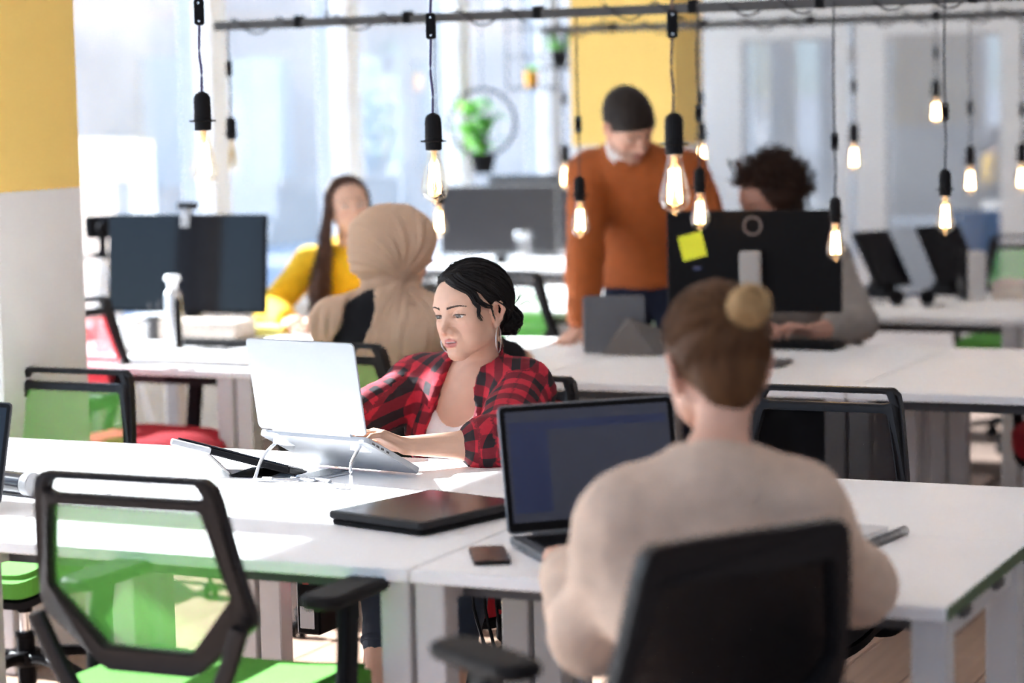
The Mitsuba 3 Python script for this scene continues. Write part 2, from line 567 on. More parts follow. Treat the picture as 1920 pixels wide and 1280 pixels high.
struct('wall_right', pbox(XR, XR + 0.15, YF - 0.2, YB + 0.2, 0, ZC), 'mat_wall')
struct('wall_front', cat(pbox(XW - 0.2, XR, YF - 0.15, YF, 0, 0.85), pbox(XW - 0.2, XR, YF - 0.15, YF, 2.75, ZC), *[pbox(x, x + b, YF - 0.15, YF, 0.85, 2.75) for x, b in ((-6.2, 0.25), (-3.2, 0.25), (0.0, 0.25), (2.0, 1.2))]), 'mat_wall')  # unseen openings behind the camera, added to let in fill light
# window wall: a low sill wall, a lintel, and between them mullions with panes
HEAD = 3.02
struct('wall_left', cat(pbox(XW - 0.2, XW, YF, 18, 0, 0.62), pbox(XW - 0.2, XW, YF, 18, HEAD, ZC), pbox(XW - 0.2, XW, YF, 0.3, 0.6, HEAD), pbox(XW - 0.2, XW, 14.0, 18, 0.6, HEAD)), 'mat_wall')
_mull = [0.33, 1.67, 3.00, 4.33, 5.66, 6.99, 8.32, 9.645, 10.97, 12.315, 13.62]
for k, y in enumerate(_mull):
    a, b = (_mull + [14.07])[k:k + 2]
    w = 0.075
    name = struct(f'window_{k + 1}', cat(cbox(XW - 0.055, XW + 0.03, y - w, y + w, 0.60, HEAD + 0.02, 0.006),
                                         pbox(XW - 0.10, XW - 0.02, a + w, b - w, 0.60, 0.68), pbox(XW - 0.10, XW - 0.02, a + w, b - w, HEAD - 0.06, HEAD + 0.02)), 'mat_frame_white',
                  'tall window bay with white frame in the left wall')
    struct('pane', (np.array([[XW - 0.06, a + w, 0.68], [XW - 0.06, b - w, 0.68], [XW - 0.06, b - w, HEAD - 0.06], [XW - 0.06, a + w, HEAD - 0.06]]), np.array([[0, 1, 2], [0, 2, 3]])), 'mat_glass', parent=name)
    struct('outer_mullion', cbox(XW - 0.16, XW - 0.068, y - w + 0.01, y + w - 0.01, 0.60, HEAD + 0.02, 0.004), 'mat_frame_grey', parent=name)
    if y > 5.5:
        struct('roller_blind', pbox(XW - 0.045, XW - 0.04, a + w, b - w, 2.27, HEAD), 'mat_added_blind', parent=name)  # unseen blind, added to keep the sun off the rear rows
    struct('gasket', pbox(XW - 0.066, XW - 0.05, y + w, y + w + 0.018, 0.62, HEAD), 'mat_frame_grey', parent=name)
# back wall with glazed doors
struct('wall_back', cat(pbox(XW, -5.12, YB, YB + 0.12, 0, ZC), pbox(-5.12, XR, YB, YB + 0.12, 2.10, ZC), pbox(-2.0, XR, YB, YB + 0.12, 0, 2.12)), 'mat_wall')


def glazed_door(n, x0, x1, p0, p1, hinge):
    y0, y1 = YB - 0.02, YB + 0.08
    k = struct(f'door_{n}', cat(cbox(x0, p0, y0, y1, 0, 2.1), cbox(p1, x1, y0, y1, 0, 2.1), cbox(p0, p1, y0, y1, 1.97, 2.1), cbox(p0, p1, y0, y1, 0, 0.30)), 'mat_frame_white', 'white framed glazed door in the back wall')
    struct('pane', pbox(p0, p1, YB + 0.02, YB + 0.026, 0.30, 1.97), 'mat_glass', parent=k)
    struct('bead', cat(pbox(p0, p0 + 0.02, y0 - 0.004, YB + 0.02, 0.3, 1.97), pbox(p0, p1, y0 - 0.004, YB + 0.02, 1.955, 1.97)), 'mat_lightgrey', parent=k)
    for z in (1.86, 1.35, 0.5):
        struct('hinge', cyl(0.014, z - 0.05, z + 0.05, 10, 0.003, hinge, y0 - 0.01), 'mat_lightgrey', parent=k)


glazed_door(1, -5.12, -4.19, -4.88, -4.28, -4.17)
glazed_door(2, -4.15, -3.10, -3.96, -3.26, -3.12)
glazed_door(3, -3.08, -2.00, -2.90, -2.16, -2.03)
# the room behind the glazed doors
struct('wall_meeting_room', cat(pbox(XW, -3.3, 17.5, 17.65, 0, ZC), pbox(-3.3, XR, 17.5, 17.65, 0, 0.5), pbox(-3.3, XR, 17.5, 17.65, 3.0, ZC), pbox(0.5, 0.65, YB + 0.1, 17.5, 0, 0.5), pbox(0.5, 0.65, YB + 0.1, 17.5, 3.0, ZC)), 'mat_backroom')  # openings out of view, added to brighten this room with daylight
struct('ceiling_meeting_room', pbox(XW - 0.2, XR, YB + 0.2, 17.7, ZC, ZC + 0.1), 'mat_ceiling')
# square pillars, yellow above a white dado


def pillar(n, x0, x1, y0, y1):
    k = struct(f'pillar_{n}', cbox(x0, x1, y0, y1, 0, 1.395, 0.004), 'mat_white_paint', 'square pillar painted white below and yellow above')
    struct('yellow_paint', cbox(x0, x1, y0, y1, 1.395, ZC, 0.004), 'mat_yellow_paint', parent=k)


pillar(1, -4.56, -4.14, 5.465, 5.885)
pillar(2, -4.69, -4.14, 10.87, 11.28)
# outdoors
struct('ground_outside', pbox(-40, XW - 0.2, -20, 40, -0.5, -0.35), 'mat_ground_out')
bld = thing('building', 'pale grey building seen blurred through the tall windows', 'building')
part(bld, 'wall', cat(pbox(-22, -17, 6, 40, -0.4, 5.2), pbox(-17.05, -16.9, 6, 40, 2.9, 3.0)), 'mat_facade', smooth=False)
rng = np.random.default_rng(5)
for i in range(9):
    y = 12.5 + 2.6 * i
    part(bld, 'window', pbox(-17.02, -16.96, y, y + 1.2, 0.6, 2.3), 'mat_facade_glass', smooth=False)
hut = thing('house', 'low flat-roofed hut outside the window beside the yellow pillar', 'hut')
part(hut, 'wall', pbox(-12.2, -10.25, 13.6, 15.0, -0.36, 1.10), 'mat_facade', smooth=False)
part(hut, 'roof', cbox(-12.35, -10.10, 13.45, 15.15, 1.10, 1.40, 0.02), 'mat_house', smooth=False)

# ------------------------------------------------------------------ desks
DZ = 0.74


def desk_unit(label, x0, x1, y0, y1, group, legs='both', ends=(), mid=True):
    """A bench unit: two worktops back to back on square steel legs."""
    t = thing('desk', label, 'desk', group)
    ym = (y0 + y1) / 2
    g = 0.0015
    for a, b in ((y0, ym - g), (ym + g, y1)):
        part(t, 'worktop', cbox(x0 + g, x1 - g, a, b, DZ - 0.025, DZ, 0.002), 'mat_desk')
    for x in (x0 + 0.005, x1 - 0.067):
        for y in (y0 + 0.012, ym - 0.085, ym + 0.025, y1 - 0.072):
            part(t, 'leg', cbox(x, x + 0.062, y, y + 0.06, 0.012, DZ - 0.025, 0.003), 'mat_leg')
            part(t, 'foot', cyl(0.018, 0.0, 0.014, 12, 0.002, x + 0.031, y + 0.03), 'mat_black')
        part(t, 'side_rail', cat(pbox(x + 0.006, x + 0.056, y0 + 0.07, ym - 0.09, DZ - 0.065, DZ - 0.025), pbox(x + 0.006, x + 0.056, ym + 0.085, y1 - 0.07, DZ - 0.065, DZ - 0.025)), 'mat_leg', smooth=False)
    for y in (y0 + 0.10, y1 - 0.14):
        part(t, 'cross_beam', pbox(x0 + 0.065, x1 - 0.065, y, y + 0.04, DZ - 0.065, DZ - 0.025), 'mat_dark_metal', smooth=False)
    for e in ends:
        x = x1 - g if e == 'right' else x0 + g
        part(t, 'edge_band', pbox(min(x, x + 0.002), max(x, x + 0.002), y0 + 0.002, y1 - 0.002, DZ - 0.0245, DZ - 0.001), 'mat_green_edge', smooth=False, label='dark green edge band')
        for k in range(5):
            y = y0 + 0.12 + k * 0.25
            part(t, 'clip', cbox(x - 0.03, x + 0.004, y, y + 0.05, DZ - 0.042, DZ - 0.026, 0.002), 'mat_dark_metal')
    return t


R1, R2, R3, R4 = (3.922, 5.202), (6.765, 8.035), (9.06, 10.32), (11.4, 12.6)
desk_unit('white bench desk with a green right edge, before the woman in beige', -2.045, -1.007, *R1, 'white bench desks', ends=('right',))
desk_unit('white sunlit bench desk carrying the silver laptop on its stand', -3.115, -2.048, *R1, 'white bench desks')
desk_unit('white bench desk at the lower left edge, beside the yellow and white pillar', -4.11, -3.118, *R1, 'white bench desks')
desk_unit('white bench desk in the middle row at the right edge of the photo', -2.042, -1.0, *R2, 'white bench desks')
desk_unit('white bench desk in the middle row under the black monitor with the yellow note', -3.108, -2.045, *R2, 'white bench desks')
desk_unit('white bench desk in the middle row in front of the woman in the headscarf', -4.178, -3.111, *R2, 'white bench desks')
desk_unit('white bench desk in the middle row under the glossy monitor with the webcam', -5.24, -4.181, *R2, 'white bench desks')
desk_unit('white bench desk in the third row with two tilted black screens', -3.11, -2.045, *R3, 'white bench desks')
desk_unit('white bench desk in the third row at the far right edge', -2.042, -1.0, *R3, 'white bench desks')
desk_unit('white bench desk in the third row behind the green chair and the standing man', -4.75, -3.50, *R3, 'white bench desks')
desk_unit('white bench desk far back by the window under the two large dark monitors', -5.85, -4.85, *R4, 'white bench desks')

# ------------------------------------------------------------------ task chairs
# local frame: the sitter looks along +y, the floor is z = 0


def bend(m, tilt=0.16, curve=0.36, y0=-0.235, z0=0.55):
    """Maps a flat backrest drawing (x across, y up from z0, z thickness) into place: tilted back and curved around the sitter."""
    v = np.array(m.vertices)
    x, h, t = v[:, 0], v[:, 1], v[:, 2]
    lum = 0.022 * np.exp(-((h - 0.06) / 0.12) ** 2)
    y = y0 + t - tilt * h + curve * x * x + lum
    m = m.copy()
    m.vertices = np.stack([x, y, z0 + h], 1)
    if m.volume < 0:
        m.invert()
    return m


_outer = Polygon([(-0.172, 0.40), (0.172, 0.40), (0.190, 0.385), (0.198, 0.355), (0.228, 0.150), (0.224, 0.122), (0.112, 0.030), (0.090, 0.020), (-0.090, 0.020), (-0.112, 0.030), (-0.224, 0.122), (-0.228, 0.150), (-0.198, 0.355), (-0.190, 0.385)])
_hole = Polygon([(-0.160, 0.338), (0.160, 0.338), (0.194, 0.178), (0.095, 0.066), (-0.095, 0.066), (-0.194, 0.178)]).buffer(-0.012).buffer(0.012)
_slot = Polygon([(-0.155, 0.384), (0.155, 0.384), (0.165, 0.366), (0.150, 0.362), (-0.150, 0.362), (-0.165, 0.366)]).buffer(0.002)
_frame2d = _outer.buffer(-0.012).buffer(0.012).difference(_hole).difference(_slot).segmentize(0.02)
_frame = cat(bend(slab(_frame2d, -0.013, 0.013)), bend(slab(_frame2d.buffer(-0.0045), -0.0175, 0.0175)))
_solid2d = _outer.buffer(-0.012).buffer(0.012).difference(_hole).segmentize(0.02)
_frame_solid = cat(bend(slab(_solid2d, -0.013, 0.013)), bend(slab(_solid2d.buffer(-0.0045), -0.0175, 0.0175)))
_mw = _hole.buffer(0.008)
_gx = np.linspace(-0.21, 0.21, 25)
_gy = np.linspace(-0.04, 0.36, 25)


def _mesh_panel():
    tri = trimesh.creation.triangulate_polygon(_mw.segmentize(0.012), engine='earcut')
    V, F = trimesh.remesh.subdivide_to_size(np.column_stack([tri[0], np.zeros(len(tri[0]))]), tri[1], 0.03)
    m = trimesh.Trimesh(V, F, process=False)
    uv = V[:, :2].copy()
    x, h = V[:, 0], V[:, 1]
    y = -0.235 + 0.002 - 0.16 * h + 0.36 * x * x + 0.022 * np.exp(-((h - 0.06) / 0.12) ** 2) + 0.006 * np.cos(np.clip(x / 0.2, -1, 1) * 1.57)
    m.vertices = np.stack([x, y, 0.55 + h], 1)
    return m, uv


_panel, _panel_uv = _mesh_panel()
# the outer arms of the back: from the widest point of the frame down to the spine
_arms = []
for s in (-1, 1):
    c = spline([(s * 0.220, 0.128), (s * 0.185, 0.045), (s * 0.130, -0.055), (s * 0.080, -0.135), (s * 0.040, -0.185)], 6)
    pts = np.column_stack([c[:, 0], -0.245 - 0.16 * c[:, 1] + 0.36 * c[:, 0] ** 2 - 0.02, 0.55 + c[:, 1]])
    _arms.append(sweep(pts, np.array(rrect(0.034, 0.024, 0.008, 2).exterior.coords)[:-1], up=(0, 1, 0)))
_spine = sweep(spline([(0, -0.262, 0.375), (0, -0.235, 0.345), (0, -0.17, 0.335), (0, -0.06, 0.345)], 5), np.array(rrect(0.11, 0.026, 0.008, 2).exterior.coords)[:-1], up=(0, 0.3, 1))
_bk = mikit.ply(_frame, 'mat_chair_frame', smooth=35)
_bk_solid = mikit.ply(_frame_solid, 'mat_chair_frame', smooth=35)
_bs = mikit.ply(cat(*_arms, _spine), 'mat_chair_frame', smooth=40)
_pm = mikit.ply(_panel, 'mat_mesh_green', smooth=True, uv=_panel_uv)


def _cushion():
    P = rrect(0.49, 0.47, 0.10, 8).segmentize(0.03)
    m = slab(P, -0.032, 0.032, 0.012)
    V, F = trimesh.remesh.subdivide_to_size(m.vertices, m.faces, 0.045)
    x, y, z = V[:, 0], V[:, 1] + 0.0, V[:, 2]
    z = z + 0.010 * (np.abs(x) / 0.24) ** 2 * np.where(z > 0, 1, 0.6) - 0.050 * np.clip((y - 0.10) / 0.135, 0, 1) ** 2 - 0.006 * np.exp(-((x / 0.14) ** 2 + ((y + 0.06) / 0.14) ** 2))
    return trimesh.Trimesh(np.stack([x, y + 0.01, z + 0.462], 1), F, process=False)


_cs = _cushion()
_ct = mikit.ply(_cs, 'mat_seat_green', smooth=50)
_sh = _cs.copy()
_sh.vertices = (_sh.vertices - [0, 0.01, 0.462]) * [0.985, 0.985, 0.45] + [0, 0.006, 0.4215]
_sh.vertices[:, 2] -= 0.028 * np.clip((_sh.vertices[:, 1] - 0.10) / 0.135, 0, 1) ** 2
_st = mikit.ply(_sh, 'mat_black', smooth=50)
_pipe = []
_mech = mikit.ply(cat(cbox(-0.075, 0.075, -0.12, 0.10, 0.335, 0.405, 0.012), tube([(0.06, 0.03, 0.375), (0.20, 0.03, 0.375), (0.245, 0.03, 0.38)], 0.006), cbox(0.22, 0.275, 0.012, 0.05, 0.374, 0.386, 0.004)), 'mat_black', smooth=35)
_col = mikit.ply(cat(cyl(0.026, 0.095, 0.245, 18, 0.003), cyl(0.030, 0.23, 0.245, 18, 0.003), cyl(0.022, 0.30, 0.345, 18, 0.002)), 'mat_black', smooth=35)
_rod = mikit.ply(cyl(0.0145, 0.24, 0.32, 16), 'mat_chrome', smooth=35)
_legs = []
for k in range(5):
    a = 0.31 + 2 * np.pi * k / 5
    d = np.array([np.cos(a), np.sin(a), 0])
    pts = [d * 0.03 + [0, 0, 0.108], d * 0.10 + [0, 0, 0.112], d * 0.22 + [0, 0, 0.098], d * 0.305 + [0, 0, 0.078]]
    _legs.append(mikit.ply(sweep(spline(pts, 4), np.array(rrect(0.048, 0.030, 0.010, 2).exterior.coords)[:-1], scale=np.linspace(1.05, 0.72, 13)), 'mat_black', smooth=45))
_hub = mikit.ply(cyl(0.05, 0.085, 0.128, 20, 0.008), 'mat_black', smooth=40)
_wheel = cat(moved(cyl(0.025, -0.010, 0.010, 16, 0.004), x=0, y=0.014, z=0.025, rx=90), moved(cyl(0.025, -0.010, 0.010, 16, 0.004), x=0, y=-0.014, z=0.025, rx=90), cbox(-0.022, 0.026, -0.006, 0.006, 0.03, 0.058, 0.003), cyl(0.008, 0.04, 0.075, 10, 0.001))
_casters = []
for k in range(5):
    a = 0.31 + 2 * np.pi * k / 5
    _casters.append(mikit.ply(moved(_wheel, 0.30 * np.cos(a), 0.30 * np.sin(a), 0, rz=37 * k), 'mat_black', smooth=35))
_armr = []
for s in (-1, 1):
    post = sweep(spline([(s * 0.13, 0.00, 0.405), (s * 0.235, 0.00, 0.398), (s * 0.272, 0.0, 0.43), (s * 0.280, 0.012, 0.53), (s * 0.275, 0.03, 0.645)], 6), np.array(rrect(0.026, 0.055, 0.009, 2).exterior.coords)[:-1], up=(0, 1, 0))
    pad2 = rrect(0.085, 0.245, 0.034, 5)
    pad = moved(slab(pad2, -0.013, 0.013, 0.007), s * 0.268, 0.035, 0.664)
    _armr.append((mikit.ply(post, 'mat_black', smooth=40), mikit.ply(pad, 'mat_black_soft', smooth=40)))


def chair(label, x, y, rz, color='green', arms=True, dz=0.0, group=None, back=0.0, seat=None, slot=True, arm=0.0):
    """A mesh-back task chair at (x, y), its sitter looking along +y turned by rz degrees; dz lifts the seat on its column."""
    t = thing('office_chair', label, 'office chair', group)
    w = at_place(x, y, 0, rz)
    u = at_place(x, y, dz, rz)
    b = at_place(x, y, dz + back, rz)
    part(t, 'seat', _ct, f'mat_seat_{seat or color}', u, label=f'{seat or color} seat cushion')
    part(t, 'seat_shell', _st, None, u)
    part(t, 'backrest_frame', _bk if slot else _bk_solid, None, b)
    part(t, 'backrest_mesh', _pm, 'mat_mesh_dense' if not slot else f'mat_mesh_{color}', b, label=f'{color} mesh back')
    part(t, 'backrest_support', _bs, None, b)
    part(t, 'mechanism', _mech, None, u)
    part(t, 'gas_column', _col, None, u if dz < 0 else w)
    part(t, 'gas_rod', _rod, None, u)
    part(t, 'base_hub', _hub, None, w)
    for leg, c in zip(_legs, _casters):
        part(t, 'base_leg', leg, None, w)
        part(t, 'caster', c, None, w)
    if arms:
        a = at_place(x, y, dz + arm, rz)
        for post, pad in _armr:
            k = part(t, 'armrest', post, None, a)
            part(k, 'arm_pad', pad, None, a)
    return t


chair('green mesh office chair seen from behind before the sunlit desk, lower left', -2.403, 3.80, 0, 'green', dz=0.045, back=-0.025)
chair('green mesh office chair facing us behind the near desk, beside the pillar', -3.975, 5.30, 180, 'green', dz=-0.065, arms=False)
chair('red office chair turned sideways at the middle row, just behind the pillar', -4.47, 6.62, -98, 'red', dz=0.03)
chair('green mesh office chair under the woman in the tan headscarf', -3.41, 6.40, -5, 'green', dz=-0.03)
chair('red mesh office chair under the woman in the plaid shirt', -2.71, 5.55, 180, 'red', dz=-0.075)
chair('empty black mesh office chair facing us behind the near desk on the right', -1.78, 5.45, 180, 'black', dz=-0.065)
chair('black office chair in the foreground under the woman in the beige sweater', -1.39, 3.455, 57, 'black', dz=0.05, back=-0.025, slot=False, arm=0.045)
chair('green mesh office chair left of the standing man, at the third row', -3.86, 8.82, -25, 'green')
chair('green office chair at the far right edge beyond the third row', -2.42, 10.72, 180, 'green')
chair('dark red office chair cut off by the right edge, beyond the middle row', -1.56, 8.12, 172, 'red', dz=-0.02)
chair('black office chair under the woman in the yellow sweater', -4.62, 8.66, 180, 'black', dz=-0.05)
chair('black office chair under the person with curly hair', -2.84, 8.66, 180, 'black', dz=-0.09)

# ------------------------------------------------------------------ things on the desks
TOP = DZ + 0.0005


def frame_from(o, ex, ez):
    """to_world that puts local x along ex and local z near ez at origin o."""
    ex = unit(ex)
    ey = unit(np.cross(ez, ex))
    ez = np.cross(ex, ey)
    M = np.eye(4)
    M[:3, 0], M[:3, 1], M[:3, 2], M[:3, 3] = ex, ey, ez, o
    return M


def placed(m, M):
    m = m.copy()
    m.apply_transform(M)
    return m


def laptop(label, UL, az, w, d, lh, hz, uz, tilt, body, screen, lid_dz=0.0):
    """A laptop whose user's left front corner is UL; az: direction from the hinge to the user; hz, uz: height of its hinge and user edges."""
    a = math.radians(az)
    u = np.array([math.cos(a), math.sin(a), 0])
    f = -u
    r = np.array([f[1], -f[0], 0])
    dh = math.sqrt(d * d - (hz - uz) ** 2)
    o = np.array([UL[0], UL[1], uz]) - u * dh + np.array([0, 0, hz - uz])
    M = frame_from(o, r, np.cross(r, (np.array([UL[0], UL[1], uz]) - o) * -1))
    t = thing('laptop', label, 'laptop')
    # local: x to the user's right, y from the hinge away from the user (so the user edge is at -d), z up
    base = moved(slab(rrect(w, d, 0.012, 4), -0.009, 0.006, 0.002), w / 2, -d / 2, 0)
    part(t, 'base', placed(base, M), body)
    part(t, 'keyboard_deck', placed(moved(slab(rrect(w * 0.86, d * 0.46, 0.004, 2), 0, 0.0012), w / 2, -d * 0.34, 0.006), M), 'mat_black_soft')
    kw = w * 0.86 / 15
    keys = [moved(slab(rrect(kw * 0.84, d * 0.062, 0.0015, 1), 0, 0.0014), w * 0.07 + kw * (i + 0.5), -d * (0.155 + 0.078 * j), 0.0071) for j in range(6) for i in range(15)]
    part(t, 'keys', placed(cat(*keys), M), 'mat_black', kind='stuff', label='rows of small black keys')
    part(t, 'touchpad', placed(moved(slab(rrect(w * 0.34, d * 0.30, 0.004, 2), 0, 0.0008), w / 2, -d * 0.79, 0.006), M), 'mat_grey_plastic')
    for s in (0, 1):
        x = 0.0008 if s == 0 else w - 0.0008
        part(t, 'ports', placed(cat(*[cbox(x - 0.0012, x + 0.0012, -d * q - 0.006, -d * q + 0.006, -0.0045, 0.0005, 0.0005) for q in (0.12, 0.2, 0.28, 0.38)]), M), 'mat_dark_metal')
    tl = math.radians(tilt)
    lid_up = np.array([0, 0, 1.0]) * math.cos(tl) - u * math.sin(tl)
    L = frame_from(o + np.array([0, 0, 0.008]), r, np.cross(r, lid_up))
    lid = moved(slab(rrect(w, lh, 0.012, 5), -0.0035, 0.0025, 0.0015), w / 2, lh / 2, 0)
    part(t, 'lid', placed(lid, L), body)
    part(t, 'hinge', placed(moved(cyl(0.0055, -w * 0.36, w * 0.36, 12), w / 2, 0.0, -0.001, ry=90), L), body)
    sgn = 1 if np.dot(L[:3, 2], u) > 0 else -1
    part(t, 'bezel', placed(moved(slab(rrect(w * 0.985, lh * 0.97, 0.010, 4).difference(rrect(w * 0.93, lh * 0.86, 0.002, 1, 0, lh * 0.015)), 0, 0.0012), w / 2, lh / 2, 0.0026 if sgn > 0 else -0.0048), L), 'mat_black')
    part(t, 'screen', placed(moved(slab(rrect(w * 0.935, lh * 0.866, 0.002, 1, 0, lh * 0.015), 0, 0.0006), w / 2, lh / 2, 0.0026 if sgn > 0 else -0.0042), L), screen)
    return t, L, M


# laptop screen: an even dark blue-grey page
scene['mat_page'] = {'type': 'principled', 'base_color': {'type': 'rgb', 'value': [0.035, 0.04, 0.065]}, 'roughness': 0.25}
lap1, L1, M1 = laptop('open silver laptop raised on a wire stand, its pale lid towards us', (-2.543, 4.952), 80.3, 0.325, 0.227, 0.222, 0.853, 0.752, 10.0, 'mat_alu', 'mat_screen_dark')
mat('mat_gunmetal', (0.16, 0.165, 0.18), 0.4, metallic=0.6)
lap2, L2, M2 = laptop('open dark laptop with a blank navy screen facing the woman in the beige sweater', (-1.79, 4.018), -45.8, 0.380, 0.25, 0.258, 0.755, 0.751, 11.5, 'mat_gunmetal', 'mat_page')
part(lap2, 'window_bar', placed(moved(slab(sbox(0.02, 0.205, 0.36, 0.222), 0, 0.0004), 0, 0, 0.0034), L2), 'mat_navy', smooth=False)
part(lap2, 'window_panel', placed(moved(slab(sbox(0.02, 0.04, 0.10, 0.204), 0, 0.0004), 0, 0, 0.0034), L2), 'mat_navy', smooth=False)

# wire stand under the silver laptop
st = thing('laptop_stand', 'silver wire stand holding up the open silver laptop', 'laptop stand')
wire = spline([(-2.86, 4.875, 0.842), (-2.875, 4.79, 0.80), (-2.885, 4.762, 0.752), (-2.875, 4.752, 0.7455), (-2.80, 4.765, 0.7455), (-2.775, 4.80, 0.7455), (-2.70, 4.785, 0.7455), (-2.675, 4.735, 0.7455), (-2.62, 4.715, 0.7455), (-2.602, 4.712, 0.752), (-2.601, 4.716, 0.80), (-2.603, 4.775, 0.842)], 6)
part(st, 'wire', tube(wire, 0.0042, 8), 'mat_silver')
for x, y in ((-2.845, 4.865), (-2.615, 4.825)):
    part(st, 'bracket', hull([(x + a, y + b, z) for a in (-0.016, 0.016) for b, z in ((-0.055, 0.845), (0.02, 0.806), (0.0, 0.838), (-0.06, 0.825))]), 'mat_white_plastic', smooth=False)
    part(st, 'side_bar', tube([(x, y - 0.02, 0.832), (x + 0.01, y + 0.10, 0.783), (x + 0.015, y + 0.16, 0.7475)], 0.004, 8), 'mat_silver')
for x, y in ((-2.85, 4.757), (-2.635, 4.722)):
    part(st, 'rubber_foot', moved(cyl(0.006, -0.015, 0.015, 10, 0.002), x, y, 0.7465, ry=90), 'mat_grey_plastic')

# tablet in its folding case, seen from the edge
tb = thing('tablet', 'black tablet leaning on its folding case beside the silver laptop', 'tablet')


def quad_slab(a, b, width_dir, width, thick, mat_, name, parent, label=None, c=0.003):
    """A flat slab whose edge runs from a to b and that extends by width along width_dir."""
    a, b = np.asarray(a, float), np.asarray(b, float)
    M = frame_from(a, b - a, np.cross(b - a, width_dir))
    m = slab(rrect(np.linalg.norm(b - a), width, 0.008, 3, np.linalg.norm(b - a) / 2, width / 2), -thick / 2, thick / 2, c)
    return part(parent, name, placed(m, M), mat_, label=label)


_wd = np.array([-0.53, 0.84, -0.13])
_wd /= np.linalg.norm(_wd)
_pa, _pb = np.array([-3.125, 4.775, 0.823]), np.array([-2.820, 4.808, 0.7605])
quad_slab(_pa, _pb, _wd, 0.13, 0.017, 'mat_black', 'case_back', tb)
quad_slab(_pa + [-0.004, -0.004, 0.001], _pa + 0.34 * (_pb - _pa) + [0, -0.004, 0.001], _wd, 0.125, 0.0165, 'mat_grey_plastic', 'case_bumper', tb, label='grey case bumper')
quad_slab(_pa + [0.012, 0.004, 0.0085], _pb + [-0.008, 0.004, 0.0105], _wd, 0.12, 0.004, 'mat_screen_dark', 'screen', tb, label='glossy dark screen')
quad_slab((-3.045, 4.785, 0.806), (-2.975, 4.79, 0.7475), _wd, 0.13, 0.006, 'mat_stand', 'case_flap', tb, label='grey folded flap', c=0.001)
quad_slab((-2.975, 4.79, 0.7435), (-2.88, 4.80, 0.7435), _wd * [1, 1, 0], 0.13, 0.004, 'mat_black', 'case_foot', tb, c=0.001)

ph = thing('phone', 'grey phone lying on the desk under the wire laptop stand', 'phone')
part(ph, 'body', moved(slab(rrect(0.072, 0.148, 0.01, 4), 0, 0.008, 0.002), -2.765, 4.86, TOP, rz=-12), 'mat_silver')
part(ph, 'screen', moved(slab(rrect(0.066, 0.142, 0.008, 4), 0, 0.0006), -2.765, 4.86, TOP + 0.0079, rz=-12), 'mat_black_gloss')
ph = thing('phone', 'black smartphone lying at the front edge of the desk beside the navy-screened laptop', 'phone')
part(ph, 'body', moved(slab(rrect(0.072, 0.160, 0.010, 4), 0, 0.008, 0.002), -1.951, 4.082, TOP, rz=30), 'mat_black')
part(ph, 'screen', moved(slab(rrect(0.068, 0.156, 0.009, 4), 0, 0.0006), -1.951, 4.082, TOP + 0.0079, rz=30), 'mat_black_gloss')

# the closed black tablet on its case
ct = thing('tablet', 'black tablet with a thick case lying flat on the near desk', 'tablet')
_q = 13.0
for name, w, d, z0, z1, m_, lab in (('case', 0.262, 0.322, 0.0, 0.012, 'mat_black', None), ('body', 0.272, 0.332, 0.0125, 0.0285, 'mat_chair_frame', None), ('screen', 0.25, 0.305, 0.0286, 0.0294, 'mat_black_gloss', 'glossy black screen')):
    part(ct, name, moved(slab(rrect(w, d, 0.014 if name != 'screen' else 0.004, 4), z0, z1, 0.003 if z1 - z0 > 0.005 else 0), -2.262, 4.427, TOP, rz=_q - 28), m_, label=lab)

nb = thing('notebook', 'spiral notebook lying beside the right elbow of the woman in beige', 'notebook')
part(nb, 'pages', moved(slab(rrect(0.14, 0.20, 0.004, 2), 0, 0.011), -1.375, 4.475, TOP + 0.002, rz=-8), 'mat_paper', smooth=False)
part(nb, 'cover', moved(slab(rrect(0.143, 0.203, 0.004, 2), 0, 0.0022), -1.375, 4.475, TOP, rz=-8), 'mat_grey_plastic', smooth=False)
part(nb, 'front_cover', moved(slab(rrect(0.143, 0.203, 0.004, 2), 0, 0.0015), -1.375, 4.475, TOP + 0.0131, rz=-8), 'mat_lightgrey', smooth=False)
part(nb, 'spiral', cat(*[moved(torus((0, 0, 0), 0.009, 0.0012, 1, 14, 5), -1.345 + 0.0755 * math.cos(math.radians(-8)) - y * math.sin(math.radians(-8)), 4.475 + 0.0755 * math.sin(math.radians(-8)) + y * math.cos(math.radians(-8)), TOP + 0.0085, rz=-8) for y in np.linspace(-0.095, 0.095, 22)]), 'mat_dark_metal', kind='stuff')
single('pencil', tube([(-1.42, 4.47, TOP + 0.0185), (-1.30, 4.395, TOP + 0.0185)], 0.0036, 6), 'mat_orange', 'orange pencil lying on the spiral notebook', 'pencil')

# laptop at the left edge and the black case behind it
laptop('dark laptop cut off by the left edge of the photo', (-3.545, 3.99), -92.0, 0.33, 0.23, 0.225, 0.752, 0.75, 14.0, 'mat_dark_metal', 'mat_screen_dark')
pc = thing('pen_case', 'black cylindrical case with a ribbed end cap at the left edge of the desk', 'case')
part(pc, 'barrel', moved(cyl(0.026, 0, 0.20, 24, 0.004), -3.48, 4.45, TOP + 0.028, ry=90, rz=-12), 'mat_black_gloss')
part(pc, 'end_cap', cat(*[moved(cyl(0.028, 0.004 * k, 0.004 * k + 0.003, 24, 0.0008), -3.48 + 0.20 * math.cos(math.radians(12)), 4.45 - 0.20 * math.sin(math.radians(12)), TOP + 0.028, ry=90, rz=-12) for k in range(6)], moved(cyl(0.0255, 0, 0.024, 24), -3.48 + 0.20 * math.cos(math.radians(12)), 4.45 - 0.20 * math.sin(math.radians(12)), TOP + 0.028, ry=90, rz=-12)), 'mat_grey_plastic')

# ------------------------------------------------------------------ middle row


